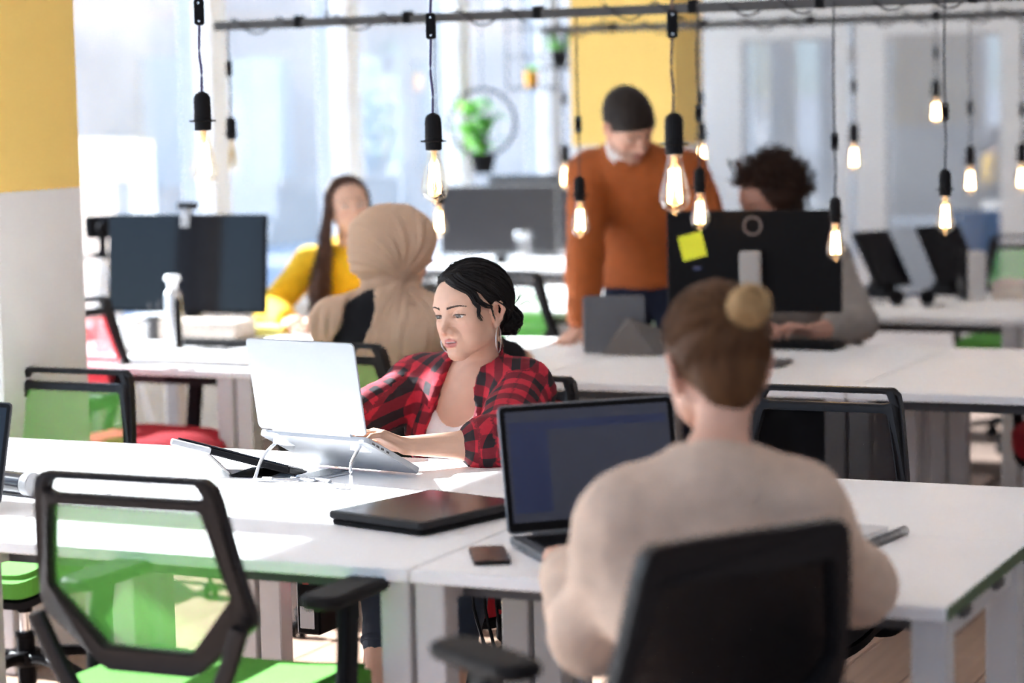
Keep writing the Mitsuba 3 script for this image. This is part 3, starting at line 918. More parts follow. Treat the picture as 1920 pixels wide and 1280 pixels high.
def monitor(label, cx, cy, zb, w, h, rz, stand, body='mat_black', screen='mat_screen_dark', tilt=0.0, on=None, stand_h=None, cover=True):
    """A monitor whose screen looks along -y before turning; the panel's foot edge is at height zb above the desk."""
    t = thing('monitor', label, 'monitor')
    W = at_place(cx, cy, TOP if on is None else on, rz)
    P = W @ T().translate([0, 0, zb]).rotate([1, 0, 0], tilt)
    part(t, 'panel', moved(slab(rrect(w, h, 0.006, 3), -0.012, 0.010, 0.003), 0, 0, h / 2, rx=90), body, P)
    part(t, 'screen', moved(slab(rrect(w - 0.012, h - 0.016, 0.003, 2), 0, 0.001), 0, -0.0118, h / 2 + 0.004, rx=90), screen, P)
    if cover:
        part(t, 'back_cover', moved(slab(rrect(w * 0.66, h * 0.62, 0.03, 4), 0, 0.018, 0.006), 0, 0.036, h * 0.5, rx=90), body, P)
    top = zb + (stand_h or h * 0.6)
    part(t, 'stand', cbox(-0.035, 0.035, 0.036, 0.066, 0.006, top, 0.006), stand, W, label='grey stand column' if stand != 'mat_black' else None)
    part(t, 'foot', moved(slab(rrect(0.24, 0.19, 0.02, 4), 0, 0.009, 0.002), 0, 0.03, 0), 'mat_dark_metal' if stand != 'mat_black' else stand, W)
    return t, W, P


mr, mrW, mrP = monitor('black monitor seen from behind with a yellow sticky note on it', -2.545, 7.40, 0.172, 0.585, 0.335, 186.0, 'mat_stand', stand_h=0.205, cover=False)
part(mr, 'ring_badge', moved(torus((0, 0, 0), 0.029, 0.0045, 1, 32, 8), 0.0, 0.0115, 0.285), 'mat_ring', mrP, label='grey ring near the top edge')
part(mr, 'round_logo', cat(moved(slab(Polygon([(0.016 * math.cos(a), 0.007 * math.sin(a)) for a in np.linspace(0, 6.28, 18)[:-1]]), 0, 0.001), 0, 0, 0, rx=90)), 'mat_navy', mrP @ T().translate([0.19, 0.0135, 0.145]), label='small purple oval badge')
single('sticky_note', moved(slab(sbox(-0.042, -0.042, 0.042, 0.042), 0, 0.0008), 0, 0, 0, rx=90), 'mat_note', 'yellow-green square sticky note stuck on the back of the black monitor', 'sticky note', to_world=mrP @ T().translate([0.205, 0.0135, 0.218]).rotate([0, 1, 0], 14))
kb = thing('keyboard', 'black keyboard in front of the person with curly hair', 'keyboard')
part(kb, 'body', moved(slab(rrect(0.40, 0.14, 0.01, 3), 0, 0.022, 0.003), -2.60, 7.90, TOP, rz=-3), 'mat_black')
part(kb, 'keys', cat(*[moved(cbox(-0.008, 0.008, -0.008, 0.008, 0, 0.007, 0.0015), -2.60 - 0.17 + 0.0205 * i, 7.90 - 0.048 + 0.0215 * j, TOP + 0.021) for i in range(18) for j in range(5)]), 'mat_black_soft', kind='stuff', label='black keys')

fo = thing('tablet', 'tablet propped in a grey felt folio on the middle row before the standing man', 'tablet')
_a, _b = np.array([-3.205, 7.52, 0.945]), np.array([-3.015, 7.58, 0.945])
_down = np.array([0.10, 0.03, -0.17])
M = frame_from(_a, _b - _a, np.cross(_b - _a, -_down))
part(fo, 'tablet_body', placed(moved(slab(rrect(0.215, 0.20, 0.012, 4), -0.006, 0.006, 0.002), 0.10, -0.10, 0), M), 'mat_slate')
mat('mat_slate', (0.10, 0.105, 0.115), 0.4)
part(fo, 'screen', placed(moved(slab(rrect(0.195, 0.18, 0.004, 2), 0, 0.001), 0.10, -0.10, -0.0072), M), 'mat_screen_dark')
part(fo, 'folio_flap', hull([(-3.145, 7.515, 0.742), (-2.945, 7.53, 0.742), (-3.03, 7.51, 0.87), (-3.05, 7.515, 0.87), (-3.14, 7.53, 0.742), (-2.95, 7.545, 0.742), (-3.035, 7.53, 0.868)]), 'mat_felt', smooth=False, label='grey felt folio flap')
part(fo, 'folio_side', hull([(-2.945, 7.53, 0.742), (-2.90, 7.62, 0.742), (-3.03, 7.515, 0.868), (-2.96, 7.60, 0.83), (-2.95, 7.55, 0.742)]), 'mat_felt', smooth=False)

ml, mlW, mlP = monitor('large glossy black monitor with a webcam on top, beside the pillar', -5.035, 7.83, 0.085, 0.70, 0.385, 3.0, 'mat_black', tilt=-5.0)
wc = thing('webcam', 'black webcam on top of the large glossy monitor', 'webcam')
part(wc, 'body', moved(cbox(-0.042, 0.042, -0.018, 0.022, 0.0, 0.028, 0.008), 0, 0, 0.405), 'mat_black', mlP)
part(wc, 'lens', moved(cyl(0.011, 0, 0.006, 18, 0.001), 0, -0.018, 0.419, rx=90), 'mat_black_gloss', mlP)
part(wc, 'clip', cat(cbox(-0.018, 0.018, -0.022, -0.0125, 0.335, 0.38, 0.003), cbox(-0.014, 0.014, -0.014, 0.016, 0.3765, 0.410, 0.003)), 'mat_grey_plastic', mlP)
tp = thing('tripod_camera', 'black camera on a white tripod behind the glossy monitor', 'camera on tripod')
part(tp, 'camera_body', moved(cbox(-0.07, 0.07, -0.04, 0.04, -0.045, 0.05, 0.01), -5.755, 8.32, 1.13, rz=40), 'mat_black')
part(tp, 'lens', moved(cyl(0.034, 0, 0.09, 20, 0.004), -5.735, 8.30, 1.13, rx=90, rz=40), 'mat_black')
part(tp, 'head', cat(cyl(0.018, 1.0, 1.09, 14, 0.002, -5.755, 8.32), cbox(-5.80, -5.71, 8.30, 8.34, 1.0, 1.02, 0.004), tube([(-5.755, 8.32, 1.03), (-5.86, 8.22, 0.99)], 0.007)), 'mat_black')
for k in range(3):
    a = 2.2 + k * 2.094
    e = np.array([-5.755 + 0.25 * math.cos(a), 8.38 + 0.22 * math.sin(a), 0.0])
    part(tp, 'leg', tube([(-5.755, 8.32, 1.0), (e + np.array([-5.755, 8.32, 1.0])) / 2, e + [0, 0, 0.01]], 0.014, 8, [1, 0.9, 0.7]), 'mat_white_plastic')
bo = thing('bottle', 'brushed steel bottle with a black stripe standing before the glossy monitor', 'bottle')
part(bo, 'body', lathe([(0, 0), (0.031, 0), (0.033, 0.004), (0.033, 0.195), (0.028, 0.21), (0.017, 0.222), (0, 0.222)], 28), 'mat_silver', at_place(-4.783, 7.35, TOP))
part(bo, 'cap', cat(cyl(0.019, 0.222, 0.25, 20, 0.003), cyl(0.030, 0.25, 0.272, 20, 0.006)), 'mat_white_plastic', at_place(-4.783, 7.35, TOP))
part(bo, 'stripe', moved(sweep([(0.0335, 0, 0.005), (0.0335, 0, 0.19)], np.array([(-0.014, -0.0008), (0.014, -0.0008), (0.014, 0.0008), (-0.014, 0.0008)]), up=(1, 0, 0)), 0, 0, 0, rz=-28), 'mat_black', at_place(-4.783, 7.35, TOP))
bx = thing('box', 'flat beige cardboard box under the glossy monitor', 'box')
part(bx, 'body', moved(cbox(-0.17, 0.17, -0.09, 0.09, 0, 0.07, 0.003), -4.88, 7.70 + 0.02, TOP, rz=4), 'mat_box', smooth=False)
part(bx, 'lid_seam', moved(pbox(-0.171, 0.171, -0.0915, 0.0915, 0.048, 0.0495), -4.88, 7.72, TOP, rz=4), 'mat_felt', smooth=False)
kb = thing('keyboard', 'black keyboard in front of the beige box under the glossy monitor', 'keyboard')
part(kb, 'body', moved(slab(rrect(0.36, 0.13, 0.01, 3), 0, 0.016, 0.003), -4.70, 7.50, TOP, rz=2), 'mat_black')
part(kb, 'keys', cat(*[moved(cbox(-0.007, 0.007, -0.007, 0.007, 0, 0.006, 0.0015), -4.70 - 0.16 + 0.019 * i, 7.50 - 0.044 + 0.0195 * j, TOP + 0.015) for i in range(17) for j in range(5)]), 'mat_black_soft', kind='stuff', label='black keys')
single('paper_sheet', moved(slab(sbox(-0.16, -0.05, 0.16, 0.05), 0, 0.0012), -4.62, 7.34, TOP, rz=2), 'mat_paper', 'strip of white paper before the black keyboard by the glossy monitor', 'paper', smooth=False)
for k, (x, y, r, h, lab) in enumerate(((-4.90, 7.30, 0.035, 0.10, 'clear plastic cup left of the steel bottle'), (-5.02, 7.42, 0.03, 0.085, 'small clear tumbler by the left end of the desk clutter'))):
    single('cup', lathe([(0.0, 0.0), (r * 0.78, 0.0), (r, h), (r - 0.0015, h), (r * 0.76, 0.004), (0, 0.004)], 24), 'mat_clear', lab, 'cup', to_world=at_place(x, y, TOP))
scene['mat_clear'] = {'type': 'thindielectric', 'int_ior': 1.5}
wb = thing('packet', 'white paper packet at the left end of the middle desk', 'packet')
part(wb, 'body', moved(hull([(-0.06, -0.035, 0), (0.06, -0.035, 0), (-0.06, 0.035, 0), (0.06, 0.035, 0), (-0.056, -0.01, 0.10), (0.056, -0.01, 0.10), (-0.056, 0.012, 0.10), (0.056, 0.012, 0.10)]), -4.93, 7.17, TOP, rz=8), 'mat_paper', smooth=False)
part(wb, 'fold', moved(cbox(-0.056, 0.056, -0.008, 0.011, 0.095, 0.115, 0.002), -4.93, 7.17, TOP, rz=8), 'mat_paper')
single('pen_holder', cat(cyl(0.03, 0, 0.09, 20, 0.002), tube([(0.01, 0, 0.05), (0.03, 0.01, 0.15)], 0.004, 6), tube([(-0.01, 0.01, 0.05), (-0.02, 0.02, 0.14)], 0.004, 6)), 'mat_dark_metal', 'dark pen cup with pens at the left of the middle desk', 'pen cup', to_world=at_place(-5.06, 7.62, TOP))
for k, pts in enumerate((((-5.0, 7.28, TOP + .003), (-4.9, 7.22, TOP + .003), (-4.84, 7.3, TOP + .003), (-4.80, 7.45, TOP + .003), (-4.9, 7.55, TOP + .003)), ((-4.72, 7.4, TOP + .003), (-4.6, 7.37, TOP + .003), (-4.55, 7.43, TOP + .003), (-4.62, 7.47, TOP + .003)))):
    single('cable', tube(spline(pts, 6), 0.003, 6), 'mat_black', ('thin black cable looping around the steel bottle', 'short black cable before the keyboard by the glossy monitor')[k], 'cable')
single('notepad', moved(slab(sbox(-0.07, -0.10, 0.07, 0.10), 0, 0.03), -4.74, 7.93, TOP, rz=20), 'mat_yellow_paper', 'pale yellow pad beside the hands of the woman in yellow', 'notepad', smooth=False)
single('notepad', moved(slab(sbox(-0.105, -0.148, 0.105, 0.148), 0, 0.004), -4.50, 7.72, TOP, rz=8), 'mat_paper', 'white sheets of paper under the hands of the woman in yellow', 'paper', smooth=False)
ph = thing('tablet', 'dark slim tablet lying beside the hand of the woman in the headscarf', 'tablet')
part(ph, 'body', moved(slab(rrect(0.17, 0.24, 0.01, 3), 0, 0.009, 0.002), -3.47, 7.32, TOP, rz=-8), 'mat_black')
part(ph, 'screen', moved(slab(rrect(0.155, 0.225, 0.004, 2), 0, 0.0006), -3.47, 7.32, TOP + 0.0089, rz=-8), 'mat_black_gloss')

# ------------------------------------------------------------------ third and fourth rows


def tilted_screen(label, x, y, rz, w, h, lean):
    t = thing('monitor', label, 'monitor')
    W = at_place(x, y, TOP, rz)
    P = W @ T().translate([0, 0, 0.055]).rotate([1, 0, 0], lean)
    part(t, 'panel', moved(slab(rrect(w, h, 0.01, 3), -0.010, 0.008, 0.003), 0, 0, h / 2, rx=90), 'mat_black', P)
    part(t, 'screen', moved(slab(rrect(w - 0.016, h - 0.016, 0.004, 2), 0, 0.001), 0, -0.0082, h / 2, rx=90), 'mat_screen_dark', P)
    part(t, 'stand', hull([(-0.04, 0.02, 0), (0.04, 0.02, 0), (-0.04, 0.17, 0), (0.04, 0.17, 0), (-0.03, 0.03, 0.10), (0.03, 0.03, 0.10), (-0.03, 0.07, 0.12), (0.03, 0.07, 0.12)]), 'mat_black', W, smooth=False)


tilted_screen('nearer of two tilted black screens on the third row, at its left end', -2.775, 9.92, 62, 0.22, 0.27, -32)
tilted_screen('farther of two tilted black screens on the third row, right of the other', -2.535, 10.12, 60, 0.26, 0.28, -30)
ch = thing('headset', 'dark blue headset lying at the foot of the nearer tilted screen', 'headset')
part(ch, 'band', tube([(-2.62 + 0.07 * math.cos(a), 9.62 + 0.05 * math.sin(a), TOP + 0.02 + 0.02 * math.sin(a)) for a in np.linspace(0.2, 3.9, 14)], 0.010, 8), 'mat_navy')
for a in (0.2, 3.9):
    part(ch, 'ear_cup', moved(cyl(0.033, -0.014, 0.014, 18, 0.006), -2.62 + 0.07 * math.cos(a), 9.62 + 0.05 * math.sin(a), TOP + 0.034, rx=90), 'mat_black')
sp = thing('speaker', 'upright grey speaker with a black front on the third row', 'speaker')
part(sp, 'body', cbox(-0.04, 0.045, -0.05, 0.05, 0, 0.205, 0.006), 'mat_lightgrey', at_place(-2.44, 9.95, TOP, 35))
part(sp, 'front', cbox(-0.052, -0.0405, -0.05, 0.05, 0, 0.215, 0.003), 'mat_black', at_place(-2.44, 9.95, TOP, 35))
part(sp, 'cone', moved(cyl(0.034, 0, 0.006, 20, 0.002), -0.052, 0, 0.07, ry=-90), 'mat_dark_metal', at_place(-2.44, 9.95, TOP, 35))
bx = thing('box', 'pale wooden box at the right end of the third row', 'box')
part(bx, 'body', cbox(-2.36, -2.02, 9.96, 10.16, TOP, TOP + 0.062, 0.003), 'mat_box', smooth=False)
part(bx, 'lid', cbox(-2.364, -2.016, 9.956, 10.164, TOP + 0.063, TOP + 0.075, 0.003), 'mat_box', smooth=False)
for k, (x, y) in enumerate(((-2.78, 9.63), (-2.50, 9.55))):
    single('sunglasses', cat(torus((-0.022, 0, 0), 0.02, 0.002, 2, 20, 6), torus((0.022, 0, 0), 0.02, 0.002, 2, 20, 6), tube([(-0.042, 0, 0), (-0.04, 0.10, 0.0)], 0.002, 6), tube([(0.042, 0, 0), (0.04, 0.10, 0.0)], 0.002, 6)), 'mat_black', ('dark glasses lying at the left end of the third row', 'dark glasses lying between the tilted screens and the speaker')[k], 'glasses', to_world=at_place(x, y, TOP + 0.003, 25))
monitor('dark grey monitor on the far desk, nearer of the two by the window', -5.50, 11.72, 0.045, 0.66, 0.385, 14, 'mat_black', body='mat_grey_plastic', screen='mat_grey_screen')
monitor('dark monitor standing behind the other far monitor, below the hanging hoop plant', -5.47, 12.25, 0.045, 0.62, 0.42, 14, 'mat_black', body='mat_dark_metal', screen='mat_grey_screen')
mat('mat_grey_screen', (0.035, 0.034, 0.038), 0.35)
ja = thing('jar', 'clear glass jar with a steel lid before the dark grey far monitor', 'jar')
part(ja, 'glass', lathe([(0, 0), (0.04, 0), (0.045, 0.02), (0.045, 0.11), (0.03, 0.13), (0.03, 0.15)], 24), 'mat_clear', at_place(-5.24, 11.47, TOP))
part(ja, 'lid', cyl(0.048, 0.15, 0.19, 20, 0.008), 'mat_silver', at_place(-5.24, 11.47, TOP))
part(ja, 'contents', cyl(0.037, 0.004, 0.07, 20, 0.004), 'mat_lightgrey', at_place(-5.24, 11.47, TOP))
ba = thing('binder', 'white ring binder standing on the third row left of the standing man', 'binder')
part(ba, 'cover', cbox(-4.05, -3.97, 9.55, 9.82, TOP, TOP + 0.16, 0.004), 'mat_white_plastic', smooth=False)
part(ba, 'spine_label', cbox(-4.035, -3.985, 9.5485, 9.551, TOP + 0.05, TOP + 0.12, 0.0005), 'mat_paper', smooth=False)
single('paper_sheet', moved(slab(sbox(-0.105, -0.148, 0.105, 0.148), 0, 0.002), -3.93, 9.35, TOP, rz=15), 'mat_paper', 'white paper on the third row left of the standing man', 'paper', smooth=False)
single('mouse', moved(lathe([(0, 0), (0.03, 0), (0.032, 0.012), (0.022, 0.028), (0, 0.033)], 20), 0, 0, 0), 'mat_black', 'black mouse on the third row left of the standing man', 'mouse', to_world=at_place(-3.86, 9.20, TOP) @ T().scale([0.9, 1.5, 1]))

# ------------------------------------------------------------------ hanging greenery by the window
rng = np.random.default_rng(11)


def leaf(size, n=3):
    x = np.linspace(0, 1, 5)
    w = np.sin(np.pi * x ** 0.8) * 0.36
    z = -0.25 * x ** 2
    v = np.vstack([np.column_stack([x, w, z + 0.06 * (w > 0)]), np.column_stack([x, -w, z + 0.06 * (w > 0)]), np.column_stack([x, 0 * x, z])])
    f = []
    for i in range(4):
        f += [(10 + i, 11 + i, 1 + i), (10 + i, 1 + i, i), (10 + i, 5 + i, 6 + i), (10 + i, 6 + i, 11 + i)]
    return trimesh.Trimesh(v * size, np.array(f), process=False)


def put(m, p, yaw, pitch, roll=0):
    R = trimesh.transformations.euler_matrix(roll, pitch, yaw, 'sxyz')
    R[:3, 3] = p
    return placed(m, R)


_leafdicts = [mikit.ply(leaf(s), 'mat_leaf', smooth=True) for s in (0.06, 0.08, 0.095)]


def leaf_at(parent, p, yaw, pitch, k, m_):
    part(parent, 'leaf', _leafdicts[k], m_, T().translate(list(map(float, p))).rotate([0, 0, 1], math.degrees(yaw)).rotate([0, 1, 0], math.degrees(pitch)))


for nm in ('mat_leaf', 'mat_leaf_light'):
    scene[nm] = {'type': 'principledthin', 'base_color': {'type': 'rgb', 'value': [0.10, 0.33, 0.05] if nm == 'mat_leaf' else [0.24, 0.52, 0.12]}, 'roughness': 0.5, 'diff_trans': 0.9}
hp = thing('hanging_plant', 'leafy green plant in a black hoop hanging before the window', 'plant')
_hc = np.array([-5.72, 12.0, 1.51])
_e1, _e2 = np.array([0.907, 0.42, 0]), np.array([0, 0, 1.0])
part(hp, 'hoop', tube([_hc + 0.185 * (math.cos(a) * _e1 + math.sin(a) * _e2) for a in np.linspace(0, 2 * np.pi, 41)], 0.009, 8), 'mat_black')
part(hp, 'cord', tube([_hc + [0, 0, 0.185], _hc + [0, 0, ZC - 1.50]], 0.003, 6), 'mat_black')
part(hp, 'pot', moved(lathe([(0, 0), (0.05, 0), (0.075, 0.11), (0.07, 0.112), (0.06, 0.10), (0, 0.10)], 22), -5.72, 12.0, 1.225), 'mat_black')
for i in range(85):
    a, rr_ = rng.uniform(0, 6.28), rng.uniform(0.02, 0.14)
    p = _hc + [rr_ * math.cos(a) * 0.9 - 0.03, rr_ * math.sin(a) * 0.4, rng.uniform(-0.17, 0.15)]
    leaf_at(hp, p, rng.uniform(0, 6.28), rng.uniform(-0.4, 0.9), int(rng.integers(3)), 'mat_leaf_light' if rng.random() < 0.45 else 'mat_leaf')
for i in range(6):
    a = i * 1.05
    part(hp, 'stem', tube(spline([_hc + [0, 0, -0.16], _hc + [0.05 * math.cos(a), 0.03 * math.sin(a), -0.03], _hc + [0.12 * math.cos(a), 0.06 * math.sin(a), 0.06]], 5), 0.004, 6), 'mat_stem')
sh = thing('wire_shelf', 'black wire shelf hanging by the window left of the yellow pillar', 'shelf')
for y in (12.5, 12.72):
    for x in (-5.79, -5.565):
        part(sh, 'upright', tube([(x, y, 1.69), (x, y, ZC)], 0.005, 6), 'mat_black')
    for z in (1.70, 1.88, 2.04):
        part(sh, 'bar', tube([(-5.79, y, z), (-5.565, y, z)], 0.004, 6), 'mat_black')
part(sh, 'board', cbox(-5.80, -5.555, 12.49, 12.73, 1.69, 1.702, 0.002), 'mat_dark_metal')
part(sh, 'side_board', cbox(-5.60, -5.40, 12.49, 12.73, 1.808, 1.82, 0.002), 'mat_dark_metal')
for x in (-5.40,):
    part(sh, 'upright', tube([(x, 12.61, 1.81), (x, 12.61, ZC)], 0.005, 6), 'mat_black')
op = thing('plant_pot', 'small orange pot standing on the wire shelf by the window', 'pot')
part(op, 'body', lathe([(0, 0), (0.034, 0), (0.043, 0.09), (0.039, 0.09), (0.033, 0.01), (0, 0.01)], 20), 'mat_orange', at_place(-5.68, 12.6, 1.7025))
for i in range(7):
    leaf_at(op, np.array([-5.68, 12.6, 1.79]), i * 0.9, -0.9 + 0.1 * (i % 3), 0, 'mat_leaf')
dp = thing('potted_plant', 'small dark green plant in a black pot above the orange pot', 'plant')
part(dp, 'pot', lathe([(0, 0), (0.04, 0), (0.052, 0.09), (0.047, 0.09), (0.04, 0.01), (0, 0.01)], 20), 'mat_black', at_place(-5.50, 12.6, 1.8205))
for i in range(34):
    a, r_ = rng.uniform(0, 6.28), rng.uniform(0.0, 0.05)
    leaf_at(dp, np.array([-5.50 + r_ * math.cos(a), 12.6 + r_ * math.sin(a), 1.91 + rng.uniform(0, 0.11)]), a, rng.uniform(-0.9, 0.5), int(rng.integers(3)), 'mat_leaf')

# ------------------------------------------------------------------ behind the glazed doors
mt = thing('table', 'long pale table seen blurred through the glazed doors', 'table')
part(mt, 'top', cbox(-5.2, -2.4, 15.6, 16.4, 0.72, 0.75, 0.004), 'mat_desk')
for x in (-5.1, -2.55):
    for y in (15.7, 16.25):
        part(mt, 'leg', cbox(x, x + 0.06, y, y + 0.06, 0, 0.72, 0.004), 'mat_leg')


def shell_chair(x, y, rz, label):
    t = thing('shell_chair', label, 'chair', 'blue chairs behind the glazed doors')
    W = at_place(x, y, 0, rz)
    prof = spline([(0, 0.22, 0.45), (0, 0.0, 0.44), (0, -0.2, 0.47), (0, -0.26, 0.62), (0, -0.29, 0.86)], 6)
    part(t, 'shell', sweep(prof, np.array(rrect(0.44, 0.016, 0.007, 2).exterior.coords)[:-1], up=(0, 0.4, 1), scale=np.r_[np.linspace(0.9, 1, 12), np.linspace(1, 0.8, 13)]), 'mat_blue', W)
    for a, b in ((-0.17, -0.16), (0.17, -0.16), (-0.17, 0.16), (0.17, 0.16)):
        part(t, 'leg', tube([(a * 0.7, b * 0.7, 0.44), (a * 1.2, b * 1.2, 0.0)], 0.011, 8), 'mat_leg', W)


shell_chair(-3.75, 15.35, 10, 'blue shell chair behind the right-hand glazed door')
shell_chair(-4.72, 15.30, -14, 'blue shell chair behind the left-hand glazed door')

# ------------------------------------------------------------------ under the desks
tw = thing('computer', 'black computer box with a printed label under the sunlit desk', 'computer')
part(tw, 'case', cbox(-2.89, -2.83, 4.95, 5.15, 0.33, 0.705, 0.004), 'mat_black', smooth=False)
part(tw, 'side_plate', cbox(-2.893, -2.8905, 4.95, 5.15, 0.33, 0.705, 0.0005), 'mat_silver', smooth=False)
part(tw, 'label', cbox(-2.885, -2.845, 4.9485, 4.951, 0.345, 0.40, 0.0003), 'mat_lightgrey', smooth=False)
part(tw, 'red_mark', cbox(-2.876, -2.858, 4.9485, 4.951, 0.455, 0.461, 0.0003), 'mat_seat_red', smooth=False)
bn = thing('waste_bin', 'grey metal waste bin under the sunlit desk behind the jeans leg', 'bin')
part(bn, 'body', lathe([(0, 0.16), (0.075, 0.16), (0.085, 0.48), (0.08, 0.48), (0.07, 0.165), (0, 0.165)], 26), 'mat_lightgrey', at_place(-2.99, 5.62, 0.0))
part(bn, 'foot_ring', torus((0, 0, 0.162), 0.074, 0.006, 2, 30, 8), 'mat_black', at_place(-2.99, 5.62, 0.0))
part(bn, 'stem', cyl(0.03, 0.0, 0.16, 16, 0.003), 'mat_black', at_place(-2.99, 5.62, 0.0))
cs = thing('cable_spine', 'black cable spine with brass studs hanging under the near desk', 'cable guide')
for k in range(9):
    part(cs, 'link', cbox(-2.285, -2.195, 4.80, 4.845, 0.02 + 0.074 * k, 0.082 + 0.074 * k, 0.008), 'mat_black')
for k in range(9):
    for s in (0, 1):
        part(cs, 'stud', moved(cyl(0.0045, 0, 0.004, 10, 0.001), -2.262 + 0.04 * s, 4.7995, 0.04 + 0.074 * k + 0.02 * s, rx=90), 'mat_brass')
mat('mat_brass', (0.75, 0.58, 0.28), 0.3, metallic=1.0)
part(cs, 'cables', cat(*[tube(spline([(-2.30 + 0.02 * j, 4.83, 0.70), (-2.34 + 0.03 * j, 4.80, 0.5), (-2.29 + 0.02 * j, 4.79, 0.3), (-2.33 + 0.02 * j, 4.82, 0.02)], 6), 0.004, 6) for j in range(4)]), 'mat_black', kind='stuff')

# ------------------------------------------------------------------ people


class Head:
    """A head's own frame: x forward, y to the person's left, z up, origin between the ears; metres times s."""

    def __init__(self, pos, yaw, pitch, roll, s, w=1.0):
        cy, sy, cp, sp, cr, sr = [f(math.radians(a)) for a in (yaw, pitch, roll) for f in (math.cos, math.sin)]
        Rz = np.array([[cy, -sy, 0], [sy, cy, 0], [0, 0, 1]])
        Ry = np.array([[cp, 0, sp], [0, 1, 0], [-sp, 0, cp]])
        Rx = np.array([[1, 0, 0], [0, cr, -sr], [0, sr, cr]])
        self.R, self.o, self.s, self.w = Rz @ Ry @ Rx, np.asarray(pos, float), s, np.array([1.0, w, 1.0])

    def p(self, *q):
        return self.o + self.s * (self.R @ (np.asarray(q, float) * self.w))

    def pts(self, a):
        return self.o + self.s * ((np.asarray(a, float) * self.w) @ self.R.T)

    def d(self, *q):
        return self.R @ np.asarray(q, float)

    def back(self, v):
        return (np.asarray(v) - self.o) @ self.R / self.s / self.w


LIPS = [((0.0965, 0, -0.0468), (0.0910, 0.013, -0.0468), 0.0042, 0.0036), ((0.0910, 0.013, -0.0468), (0.0815, 0.0270, -0.0478), 0.0036, 0.0018),
        ((0.0955, 0, -0.0580), (0.0900, 0.013, -0.0562), 0.0068, 0.0058), ((0.0900, 0.013, -0.0562), (0.0815, 0.0260, -0.0488), 0.0052, 0.0018)]


def head_field(F, H, male=False, ears=True, mouth_open=0.0012, lid=0.0042, face=True):
    s = H.s
    P = H.p
    C = lambda a, b, ra, rb=None, k=0.0, cut=False, **kw: F.cone(P(*a), P(*b), ra * s, (ra if rb is None else rb) * s, k * s, cut, **kw)
    E = lambda c, r, k=0.0, cut=False: F.ellipsoid(P(*c), np.array(r) * s * H.w, H.R.T, k * s, cut)
    w = 1.06 if male else 1.0
    E((-0.010, 0, 0.045), (0.096, 0.073, 0.086))
    E((0.030, 0, -0.006), (0.060, 0.060 * w, 0.074), 0.030)
    E((0.040, 0, 0.048), (0.050, 0.060, 0.050), 0.030)
    for y in (-1, 1):
        C((0.006, y * 0.046 * w, -0.042), (0.066, y * 0.011, -0.080), 0.0170, 0.0160, 0.026)
    C((0.074, -0.005 * w, -0.080), (0.074, 0.005 * w, -0.080), 0.0165 * w, None, 0.018)
    if face:
        for y in (-1, 1):
            F.ball(P(0.054, y * 0.043, -0.012), 0.021 * s, 0.022 * s)
            F.ball(P(0.050, y * 0.034, -0.046), 0.0225 * s, 0.030 * s)
            C((0.083, y * 0.010, 0.034), (0.068, y * 0.046, 0.036), 0.0105, 0.0105, 0.014)
            F.ball(P(0.0955, y * 0.0320, 0.0155), 0.0165 * s, 0.013 * s, True)
            F.ball(P(0.0735, y * 0.0325, 0.0160), 0.0162 * s, 0.006 * s)
        C((0.086, 0, 0.022), (0.099, 0, -0.004), 0.0078, 0.0075, 0.012)
        C((0.099, 0, -0.004), (0.1090, 0, -0.0195), 0.0072, 0.0095 * w, 0.006)
        for y in (-1, 1):
            F.ball(P(0.0970, y * 0.0115, -0.0245), 0.0085 * w * s, 0.010 * s)
            C((0.093, y * 0.016, -0.026), (0.083, y * 0.024, -0.034), 0.005, 0.004, 0.010)
        E((0.0765, 0, -0.050), (0.0180, 0.029, 0.021), 0.014)
        for a, b, ra, rb in LIPS:
            for y in (-1, 1):
                C((a[0], a[1] * y, a[2]), (b[0], b[1] * y, b[2]), ra, rb, 0.0035)
        E((0.097, 0, -0.0510), (0.014, 0.0250, mouth_open), 0.0016, True)
        C((0.093, -0.008, -0.070), (0.093, 0.008, -0.070), 0.004, None, 0.008, True)
        for y in (-1, 1):
            E((0.0885, y * 0.0330, 0.0132), (0.0125, 0.0180, lid), 0.0015, True)
            F.ball(P(0.1035, y * 0.0062, -0.0335), 0.0034 * s, 0.003 * s, True)
    if ears:
        for y in (-1, 1):
            A = [(0.008, y * 0.069, 0.012), (0.002, y * 0.079, 0.030), (-0.014, y * 0.084, 0.030), (-0.021, y * 0.083, 0.010), (-0.012, y * 0.077, -0.012), (-0.001, y * 0.072, -0.026)]
            C((-0.004, y * 0.072, 0.018), (-0.003, y * 0.071, -0.016), 0.010, 0.008, 0.006)
            for a, b in zip(A[:-1], A[1:]):
                C(a, b, 0.0052, 0.0055, 0.004)
            F.ball(P(-0.001, y * 0.0725, -0.025), 0.0075 * s, 0.004 * s)
            E((-0.004, y * 0.083, 0.008), (0.010, 0.008, 0.015), 0.004, True)


def surface(F, p, d, reach=0.03):
    """The point on the field's surface along the line through p with direction d (searched from outside)."""
    d = unit(d)
    t = np.linspace(reach, -reach, 121)
    q = np.asarray(p)[None] + t[:, None] * d
    i = np.stack([np.interp(q[:, k], F.ax[k], np.arange(len(F.ax[k]))) for k in range(3)])
    v = ndimage.map_coordinates(F.d, i, order=1)
    hit = np.argmax(v < 0)
    return q[hit] if v[hit] < 0 else np.asarray(p)


